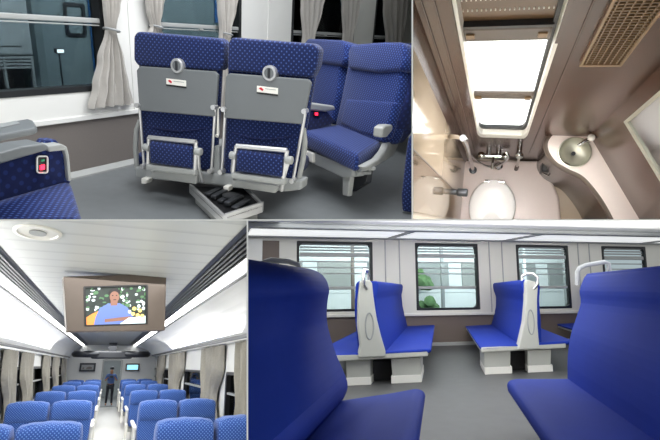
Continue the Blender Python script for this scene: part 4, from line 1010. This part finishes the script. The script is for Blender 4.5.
# ventilation grille
g = [tw(x, y, 0.012) for x, y in ((579, 66), (619.5, 67.5), (613, 0), (657, 19))]
gx0, gx1, gz0 = g[0][0], (g[1][0]+g[3][0])/2, g[0][2]; gz1 = TOP+0.25
GF = TR.sub((gx0, YW-0.002, gz0)); go = thing(GF, 'ventilation_grille', 'tan metal ventilation grille high on the brown washroom wall', 'grille')
gw, gh = gx1-gx0, gz1-gz0
MB().box((0.004, -0.004, 0.01), (gw-0.004, 0.0, gh)).build('backing', 'wainscot_dark', go, GF)
m = MB(); frame_ring(m, 1, -0.014, [(0, 0), (gw, 0), (gw, gh), (0, gh)], [(0.01, 0.02), (gw-0.01, 0.02), (gw-0.01, gh), (0.01, gh)], 0.014); m.build('frame', 'tan', go, GF)
m = MB()
for k in range(1, 7): m.box((gw*k/7-0.0016, -0.012, 0.0), (gw*k/7+0.0016, -0.006, gh))
for k in range(34): m.box((0.005, -0.010, 0.02+k*0.022), (gw-0.005, -0.005, 0.02+k*0.022+0.006))
m.build('lattice', 'tan', go, GF)
# mirror on the brown wall
a = WR.at(627, 120, 0, 0); b = WR.at(659, 157, 0, 0); e = WR.at(659, 97, 0, 0)
MF = WR.sub((-0.002, a[1], a[2])); mo = thing(MF, 'wall_mirror', 'framed mirror on the brown washroom wall at the right edge', 'mirror')
yl = (b[1]-a[1])*1.6; zh = min(TOP-a[2]-0.1, 2.0)
m = MB(); frame_ring(m, 0, -0.016, [(yl, 0), (0, 0), (0, zh), (yl, zh)], [(yl+0.02, 0.05), (-0.016, 0.05), (-0.016, zh-0.05), (yl+0.02, zh-0.05)], 0.016); m.build('frame', 'steel', mo, MF)
MB().box((-0.008, yl, 0.02), (-0.002, -0.008, zh)).build('glass', 'chrome', mo, MF)
# counter with basin
ZK = tw(570, 136)[2]
def K(x, y, z=None): return TR.at(x, y, 2, ZK if z is None else z)
edge = bez([(551, 137, 0), (548, 143, 0), (549.5, 152, 0), (557, 162, 0), (569, 169, 0), (583, 176, 0), (596, 190, 0), (608, 208, 0), (622, 236, 0)])
KF = TR.sub((XR, YW, ZK)); ko = thing(KF, 'washbasin_counter', 'pale curved counter with a round steel washbasin and tap in the washroom corner', 'washbasin')
def kk(x, y, z=0.0): return KF.at(x, y, 2, z)
bc = kk(574.5, 152.5); br = (kk(591, 152)[0]-kk(558.5, 152)[0])/2
yend = kk(*edge[-1][:2])[1]
WD = Vector((kk(641, 222)[0]-0.0, kk(641, 222)[1], 0)).normalized()
poly = [kk(p.x, p.y) for p in edge]+[WD*(yend/WD.y), Vector((0, 0, 0)), Vector((kk(551, 137)[0]+0.01, 0, 0))]
def holed(poly, c, r, dz, k=36):
    """flat slab with a round hole, its top face at z=0"""
    t = bmesh.new()
    for ring in (poly, [c+Vector((r*math.cos(2*PI*i/k), r*math.sin(2*PI*i/k), 0)) for i in range(k)]):
        v = [t.verts.new(p) for p in ring]
        for i in range(len(v)): t.edges.new((v[i], v[(i+1) % len(v)]))
    bmesh.ops.triangle_fill(t, use_beauty=True, use_dissolve=False, edges=t.edges[:], normal=(0, 0, 1))
    e = bmesh.ops.extrude_face_region(t, geom=t.faces[:]); bmesh.ops.translate(t, vec=(0, 0, dz), verts=[x for x in e['geom'] if isinstance(x, bmesh.types.BMVert)])
    bmesh.ops.recalc_face_normals(t, faces=t.faces[:]); m = MB(); m._add(t); return m
holed(poly, bc, br*0.97, -0.07).build('counter', 'pink_white', ko, KF)
MB().lathe(bc, (0, 0, 1), [(.001, -.066), (br*.5, -.066), (br*.9, -.06), (br*.965, -.01), (br*1.06, 0.0), (br*1.05, 0.012), (br*.97, 0.014), (br*.9, -0.01), (br*.78, -0.035), (br*.5, -0.05), (br*.16, -0.054), (br*.12, -0.058), (.001, -0.058)], 40).build('basin', 'steel', ko, KF)
MB().cyl(bc+Vector((0, 0, -0.056)), (0, 0, 1), br*.14, 0.01, 20).build('drain', 'dark_metal', ko, KF)
t0 = kk(588, 141)
m = MB().cyl(t0, (0, 0, 1), 0.016, 0.12, 16, bev=0.004); m.tube([t0+Vector((0, 0, .1)), t0+Vector((-.03, -.02, .12)), t0+Vector((-.07, -.05, .10))], [.012, .011, .009], 10); m.build('tap', 'chrome', ko, KF)
MB().lathe(t0+Vector((0, 0, .125)), (0, 0, 1), [(.001, -.012), (.02, -.01), (.024, .004), (.016, .02), (.001, .024)], 18).build('tap_knob', 'porcelain', ko, KF)
inn = [kk(p.x+1.5, p.y-1, -0.07) for p in edge]; inn += [WD*(inn[-1].y/WD.y)+Vector((0, 0, -0.07)), Vector((0, 0, -0.07)), Vector((inn[0].x, 0, -0.07))]
MB().prism(inn, (0, 0, -1.35)).build('cabinet', 'brown_wall', ko, KF)
ed = [kk(p.x, p.y, -0.035) for p in edge]; MB().tube(ed, 0.03, 8).build('counter_edge', 'brown_frame', ko, KF)
# black paper holder beside the cabinet
hc = tw(545.5, 166, 0.10); HF = TR.sub((hc[0], YW-0.11, hc[2])); ho = thing(HF, 'paper_holder', 'small black paper holder between the window wall and the curved counter', 'paper holder')
MB().box((-0.035, -0.05, -0.12), (0.035, 0.10, 0.12), 0.01).build('body', 'black', ho, HF)
MB().tube([(-0.03, -0.055, 0.08), (0.03, -0.07, 0.0), (0.03, -0.055, -0.1)], 0.006, 8).build('wire', 'chrome', ho, HF)
# toilet
def TZ_(x, y, z): return TR.at(x, y, 2, z)
ZB = ZF+0.45
tc0 = TZ_(492, 207, ZB); CF = TR.sub((tc0[0], tc0[1], ZF)); to = thing(CF, 'toilet', 'white toilet with closed oval lid on a moulded pale base under the window', 'toilet')
rxp = (TZ_(515.5, 203, ZB)[0]-TZ_(468.5, 203, ZB)[0])/2; ryp = rxp*1.22
MB().lathe((0, 0, 0.45), (0, 0, 1), [(.001, .03), (rxp*.6, .028), (rxp*.93, .018), (rxp, .0), (rxp*.98, -.03), (rxp*.9, -.035)][::-1], 44, sx=ryp/rxp, ref=(0, 1, 0)).build('lid', 'porcelain', to, CF)
MB().lathe((0, 0.0, 0.40), (0, 0, 1), [(rxp*.95, .012), (rxp*.97, -.02), (rxp*.85, -.12), (rxp*.6, -.3), (rxp*.62, -.4)], 40, ref=(0, 1, 0)).build('bowl', 'porcelain', to, CF)
for s in (-1, 1): MB().cyl((s*.06-.02, ryp*.93, .455), (1, 0, 0), .014, .04, 12).build('lid_hinge', 'chrome', to, CF)
bx = [(462, 161), (541, 161), (546, 172), (553, 183), (559, 198), (562, 232), (455, 232), (458, 190)]
MB().prism([CF.l(TR.w(TZ_(x, min(y, 400), ZF+.12))) for x, y in bx], (0, 0, -0.12), 0.02, 3).build('moulded_base', 'base_pink', to, CF)
c = CF.l(TR.w(TZ_(498.5, 166.5, ZF+.13))); m = MB(); m.lathe(c, (0, 0, 1), [(.030, -.01), (.036, .02), (.026, .03), (.022, .012), (.001, .012)], 24); m.build('floor_drain', 'chrome', to, CF)
# mixer tap, spray hose, hand rail, stop cock, flush knob
q = tw(494, 150, 0.0); WF_ = TR.sub((q[0], YW, q[2])); o = thing(WF_, 'mixer_tap', 'chrome two-handled mixer tap on the wall below the washroom window', 'tap')
MB().tube([(-.07, -.05, 0), (.07, -.05, 0)], .018, 12).build('body', 'chrome', o, WF_)
for s in (-1, 1):
    MB().lathe((s*.07, -.05, 0), (s, 0, 0.6), [(.012, 0), (.026, .015), (.03, .04), (.02, .055), (.001, .06)], 16).build('handle', 'chrome', o, WF_)
    MB().cyl((s*.04, 0, 0), (0, -1, 0), .02, .05, 14).build('wall_union', 'chrome', o, WF_)
MB().tube([(0, -.05, 0), (0, -.11, .02), (0, -.15, -.03)], .012, 10).build('spout', 'chrome', o, WF_)
hp = [tw(506, 152, .06), tw(508, 158, .10), tw(500, 165, .12), tw(488, 166.5, .12), tw(478, 162, .12), tw(470, 154, .12), tw(465, 145, .12), tw(462, 139.5, .10)]
HF2 = TR.sub(hp[0]); pts = [p-hp[0] for p in bez([tuple(p) for p in hp], 5)]
m = MB().tube(pts, .0095, 10); o = m.build('spray_hose', 'chrome', None, HF2); tag(o, 'curved chrome spray hose hanging below the washroom window', 'hose')
rp_ = [tw(446, 137.5, .05), tw(455, 136.5, .12), tw(463, 138, .14), tw(467, 146, .15), tw(470, 158, .15), tw(473, 170, .14)]
RF3 = TR.sub(rp_[0]); o = thing(RF3, 'grab_rail', 'bent chrome grab rail in the corner left of the mixer tap', 'grab rail')
MB().tube([p-rp_[0] for p in bez([tuple(p) for p in rp_], 5)], .017, 12).build('rail', 'chrome', o, RF3)
for p in (rp_[0], rp_[-1]): MB().cyl(p-rp_[0]+Vector((0, -.0, -.02)), (0, 0, 1), .034, .03, 18, bev=.006).build('flange', 'dark_metal' if p is rp_[-1] else 'chrome', o, RF3)
MB().tube([tw(463, 138, .12)-rp_[0], tw(463, 138, .16)-rp_[0]], .02, 14).build('rail_clamp', 'chrome', o, RF3)
sp_ = [tw(450, 142, .10), tw(446, 150, .11), tw(447, 160, .11), tw(453, 167, .11), tw(463, 169.5, .11), tw(471, 169, .12)]
SF = TR.sub(sp_[0]); o = MB().tube([p-sp_[0] for p in bez([tuple(p) for p in sp_], 5)], .008, 8).build('water_pipe', 'silver', None, SF); tag(o, 'thin looped silver pipe against the beige wall beside the grab rail', 'pipe')
q = tw(520, 146, 0); SF = TR.sub((q[0], YW, q[2])); o = thing(SF, 'stop_tap', 'small chrome tap with a dark hanging nozzle right of the mixer tap', 'tap')
MB().cyl((0, 0, 0), (0, -1, 0), .018, .06, 14).build('wall_union', 'chrome', o, SF)
MB().lathe((0, -.06, .0), (0, -.4, 1), [(.014, -.02), (.02, .03), (.03, .06), (.001, .08)], 16).build('handle', 'chrome', o, SF)
MB().tube([(0, -.06, -.02), (0.005, -.09, -.25), (.005, -.10, -.5)], [.014, .01, .01], 10).build('pipe', 'chrome', o, SF)
MB().cyl((.005, -.10, -.5), (0, 0, -1), .018, .18, 14, bev=.005).build('nozzle', 'wainscot_dark', o, SF)
q = TR.at(455, 192, 2, -3.6); q2 = TR.at(471, 193, 2, -3.6)
NF = TR.sub((XL, q[1], -3.6)); o = thing(NF, 'flush_knob', 'chrome and black flush knob on the beige wall beside the toilet lid', 'knob')
ln = q2[0]-XL
MB().cyl((0, 0, 0), (1, 0, 0), .02, ln*.35, 18, bev=.006).build('stem', 'dark_metal', o, NF)
MB().cyl((ln*.35, 0, 0), (1, 0, 0), .028, ln*.5, 22, bev=.008).build('knob', 'dark_metal', o, NF)
# ================================================================ partitions between the four rooms
def plate(name, x0, x1, y0, y1):
    """thin partition whose two faces run away from the viewer's side of the building"""
    m = MB(); A = [d(x0, y0), d(x1, y0), d(x1, y1), d(x0, y1)]
    return m
WORLD = Fr(Matrix.Identity(3), (0, 0, 0), '')
D0, D1 = 0.9, 24.0
th = 1.5*D0/F
struct(MB().box((-1.3, D0, -th/2), (1.3, D1, th/2)).build('wall_between_storeys', 'white_plastic', None, WORLD))
# widen it with distance so it keeps parting the rooms (a plain level slab)
struct(MB().prism([(-1.3, D0+0.9, 0.0), (1.3, D0+0.9, 0.0), (16, D1, 0.0), (-16, D1, 0.0)], (0, 0, 0.002)).build('wall_level_slab', 'white_plastic', None, WORLD))
for nm, x, up in (('wall_upper_partition', 412.3, 1), ('wall_lower_partition', 247.4, -1)):
    a = math.atan2(x-PX, F); fr = Fr(rows(Vector((math.cos(a), -math.sin(a), 0)), Vector((math.sin(a), math.cos(a), 0)), Vector((0, 0, 1))), (0, 0, 0), '')
    struct(MB().prism([(-th/2, D0, 0), (-th/2, D0, up*0.55), (-th/2, D1, up*12.5), (-th/2, D1, 0)], (th, 0, 0)).build(nm, 'white_plastic', None, fr))

# ---------------------------------------------------------------- cut each room off at its partitions
def pl(x=None, y=None, s=1):
    """world plane through the viewpoint side of a partition; keeps the side where normal.p >= 0"""
    return Vector((-F, x-PX, 0)).normalized()*s if x is not None else Vector((0, PY-y, -F)).normalized()*(-s)
KEEP = {'TL': [pl(x=411.7), pl(y=219.4)], 'TR': [pl(x=412.9, s=-1), pl(y=219.4)],
        'BL': [pl(x=246.8), pl(y=220.6, s=-1)], 'BR': [pl(x=248.0, s=-1), pl(y=220.6, s=-1)]}
# y planes: above the slab means world z > 0
KEEP['TL'][1] = Vector((0, -(PY-219.4)/F, 1)).normalized(); KEEP['TR'][1] = KEEP['TL'][1]
KEEP['BL'][1] = Vector((0, (PY-220.6)/F, -1)).normalized(); KEEP['BR'][1] = KEEP['BL'][1]
bpy.context.view_layer.update()
def world_mat(o):
    m = o.matrix_local if o.parent is None else world_mat(o.parent) @ o.matrix_parent_inverse @ o.matrix_local
    return m
kill = []
for o in [x for x in SC.objects if x.type == 'MESH']:
    rm = o.get('_room', '')
    if rm not in KEEP: continue
    M = o.matrix_world.copy(); cos = [M @ v.co for v in o.data.vertices]
    if not cos: kill.append(o); continue
    todo = []
    dead = all(c.y < 0.3 for c in cos)
    for nn in KEEP[rm]:
        ds = [c.dot(nn) for c in cos]
        if max(ds) <= 1e-5: dead = True
        elif min(ds) < -1e-5: todo.append(nn)
    todo2 = todo+([Vector((0, 1, 0))] if min(c.y for c in cos) < 0.95 else [])
    if dead: kill.append(o); continue
    if not todo2: continue
    bm = bmesh.new(); bm.from_mesh(o.data); bm.transform(M)
    for nn in todo2:
        co = Vector((0, 0, 0)) if nn in todo else Vector((0, 0.95, 0))
        r = bmesh.ops.bisect_plane(bm, geom=list(bm.verts)+list(bm.edges)+list(bm.faces), dist=1e-6, plane_co=co, plane_no=nn, clear_inner=True)
        if o.name.startswith(('curtain', 'screen')): continue
        ed = [e for e in r['geom_cut'] if isinstance(e, bmesh.types.BMEdge) and e.is_valid and len(e.link_faces) == 1]
        if ed:
            try: bmesh.ops.holes_fill(bm, edges=ed, sides=0)
            except Exception: pass
    if not bm.faces: kill.append(o); bm.free(); continue
    bm.transform(M.inverted()); me = o.data.copy() if o.data.users > 1 else o.data
    bm.to_mesh(me); bm.free(); o.data = me
def out_of_view(o):
    M = o.matrix_world; v = [M @ x.co for x in o.data.vertices]
    px = [(PX+F*c.x/c.y, PY-F*c.z/c.y) for c in v if c.y > 0.05]
    if not px: return True
    return max(p[0] for p in px) < -2 or min(p[0] for p in px) > 662 or max(p[1] for p in px) < -2 or min(p[1] for p in px) > 442
for o in [x for x in SC.objects if x.type == 'MESH' and x not in kill]:
    if o.get('kind') != 'structure' and out_of_view(o): kill.append(o)
def wipe(o):
    for c in list(o.children): wipe(c)
    bpy.data.objects.remove(o)
names = [o.name for o in kill]
for nme in names:
    o = bpy.data.objects.get(nme)
    if o: wipe(o)
for o in [x for x in SC.objects if x.type == 'EMPTY' and not x.children]: bpy.data.objects.remove(o)
for o in SC.objects:
    if '_room' in o: del o['_room']

# ---------------------------------------------------------------- light
def area(fr, loc, rot, sx, sy, e, c=(1, 1, 1), name='ceiling_lamp', spread=None):
    L = bpy.data.lights.new(name, 'AREA'); L.shape = 'RECTANGLE'; L.size = sx; L.size_y = sy; L.energy = e; L.color = c
    if spread: L.spread = math.radians(spread)
    o = bpy.data.objects.new(name, L); COL.objects.link(o)
    f = fr.sub(loc); m = f.mat() @ Matrix.Rotation(rot[0], 4, 'X') @ Matrix.Rotation(rot[1], 4, 'Y'); o.matrix_world = m; return o
area(TL, (-1.7, 2.4, 1.0), (0, 0), 1.6, 2.6, 78, (0.97, 0.98, 1))
area(TL, (WX-0.3, 7, 0.95), (0, math.radians(62)), 0.3, 15, 1100, (0.9, 0.95, 1), 'added_outside_fill')  # added lamp without a fitting, brightens what stands beyond the glass
area(WORLD, (1.4, 7.0, -0.04), (0, 0), 4.6, 5, 185, (0.98, 1, 1))
area(BW, (0.9, -2.4, ZTO+0.0), (PI, 0), 7, 0.5, 70, (1, 1, 1), 'added_uplight')  # added uplight that whitens the bench saloon ceiling, no fitting modelled
area(BW, (0.7, 0.5, 2.5), (math.radians(60), 0), 8, 0.6, 260, (0.95, 1, 1), 'daylight')
area(BL, (0.0, 6, 0.55), (0, 0), 0.7, 8, 90, (1, 1, 0.98))
area(BL, (0.0, 13, 0.5), (0, 0), 0.6, 6, 80, (1, 1, 0.98))
area(BL, (-0.98, 6.5, 0.26), (0, math.radians(180+20)), 0.1, 9, 34, (1, 1, 1), 'added_uplight'); area(BL, (1.16, 8.2, 0.30), (0, math.radians(180-20)), 0.1, 6.2, 30, (1, 1, 1), 'added_uplight')  # two unseen uplights added along the coves to brighten the coach ceiling
area(BL, (0.1, 19.5, 0.5), (0, 0), 1.2, 3, 60, (0.85, 0.93, 1))
area(BL, (LWX-0.5, 12, 1.2), (0, math.radians(50)), 0.4, 16, 1200, (0.95, 1, 1), 'daylight'); area(BL, (RWX+0.5, 14.2, 1.2), (0, -math.radians(50)), .4, 12, 1000, (0.95, 1, 1), 'daylight')
area(TR, (0.02, -0.1, -1.5), (0, 0), 0.4, 0.4, 25, (1, 0.96, 0.93), 'downlight', 45)
area(TR, (0.0, -0.25, -1.2), (0, 0), 0.3, 0.3, 5, (1, 0.93, 0.85))
area(TR, (0.0, YW-0.03, (pz0+zb2)/2), (-math.radians(90), 0), px1-px0, zb2-pz0-0.2, 14, (1, 1, 1), 'daylight')
w = bpy.data.worlds.new('World'); SC.world = w; w.use_nodes = True
w.node_tree.nodes['Background'].inputs[0].default_value = (0.9, 0.95, 1, 1); w.node_tree.nodes['Background'].inputs[1].default_value = 0.75
# ---------------------------------------------------------------- camera
cam = bpy.data.cameras.new('camera'); co = bpy.data.objects.new('camera', cam); COL.objects.link(co)
cam.sensor_fit = 'HORIZONTAL'; cam.sensor_width = 36; cam.lens = F*36/660
cam.clip_start = 0.05; cam.clip_end = 200
co.location = (0, 0, 0); co.rotation_euler = (PI/2, 0, 0)
SC.camera = co
vs = SC.view_settings; vs.view_transform = 'Standard'; vs.look = 'None'; vs.exposure = 0.0; vs.gamma = 1.0; vs.use_curve_mapping = False
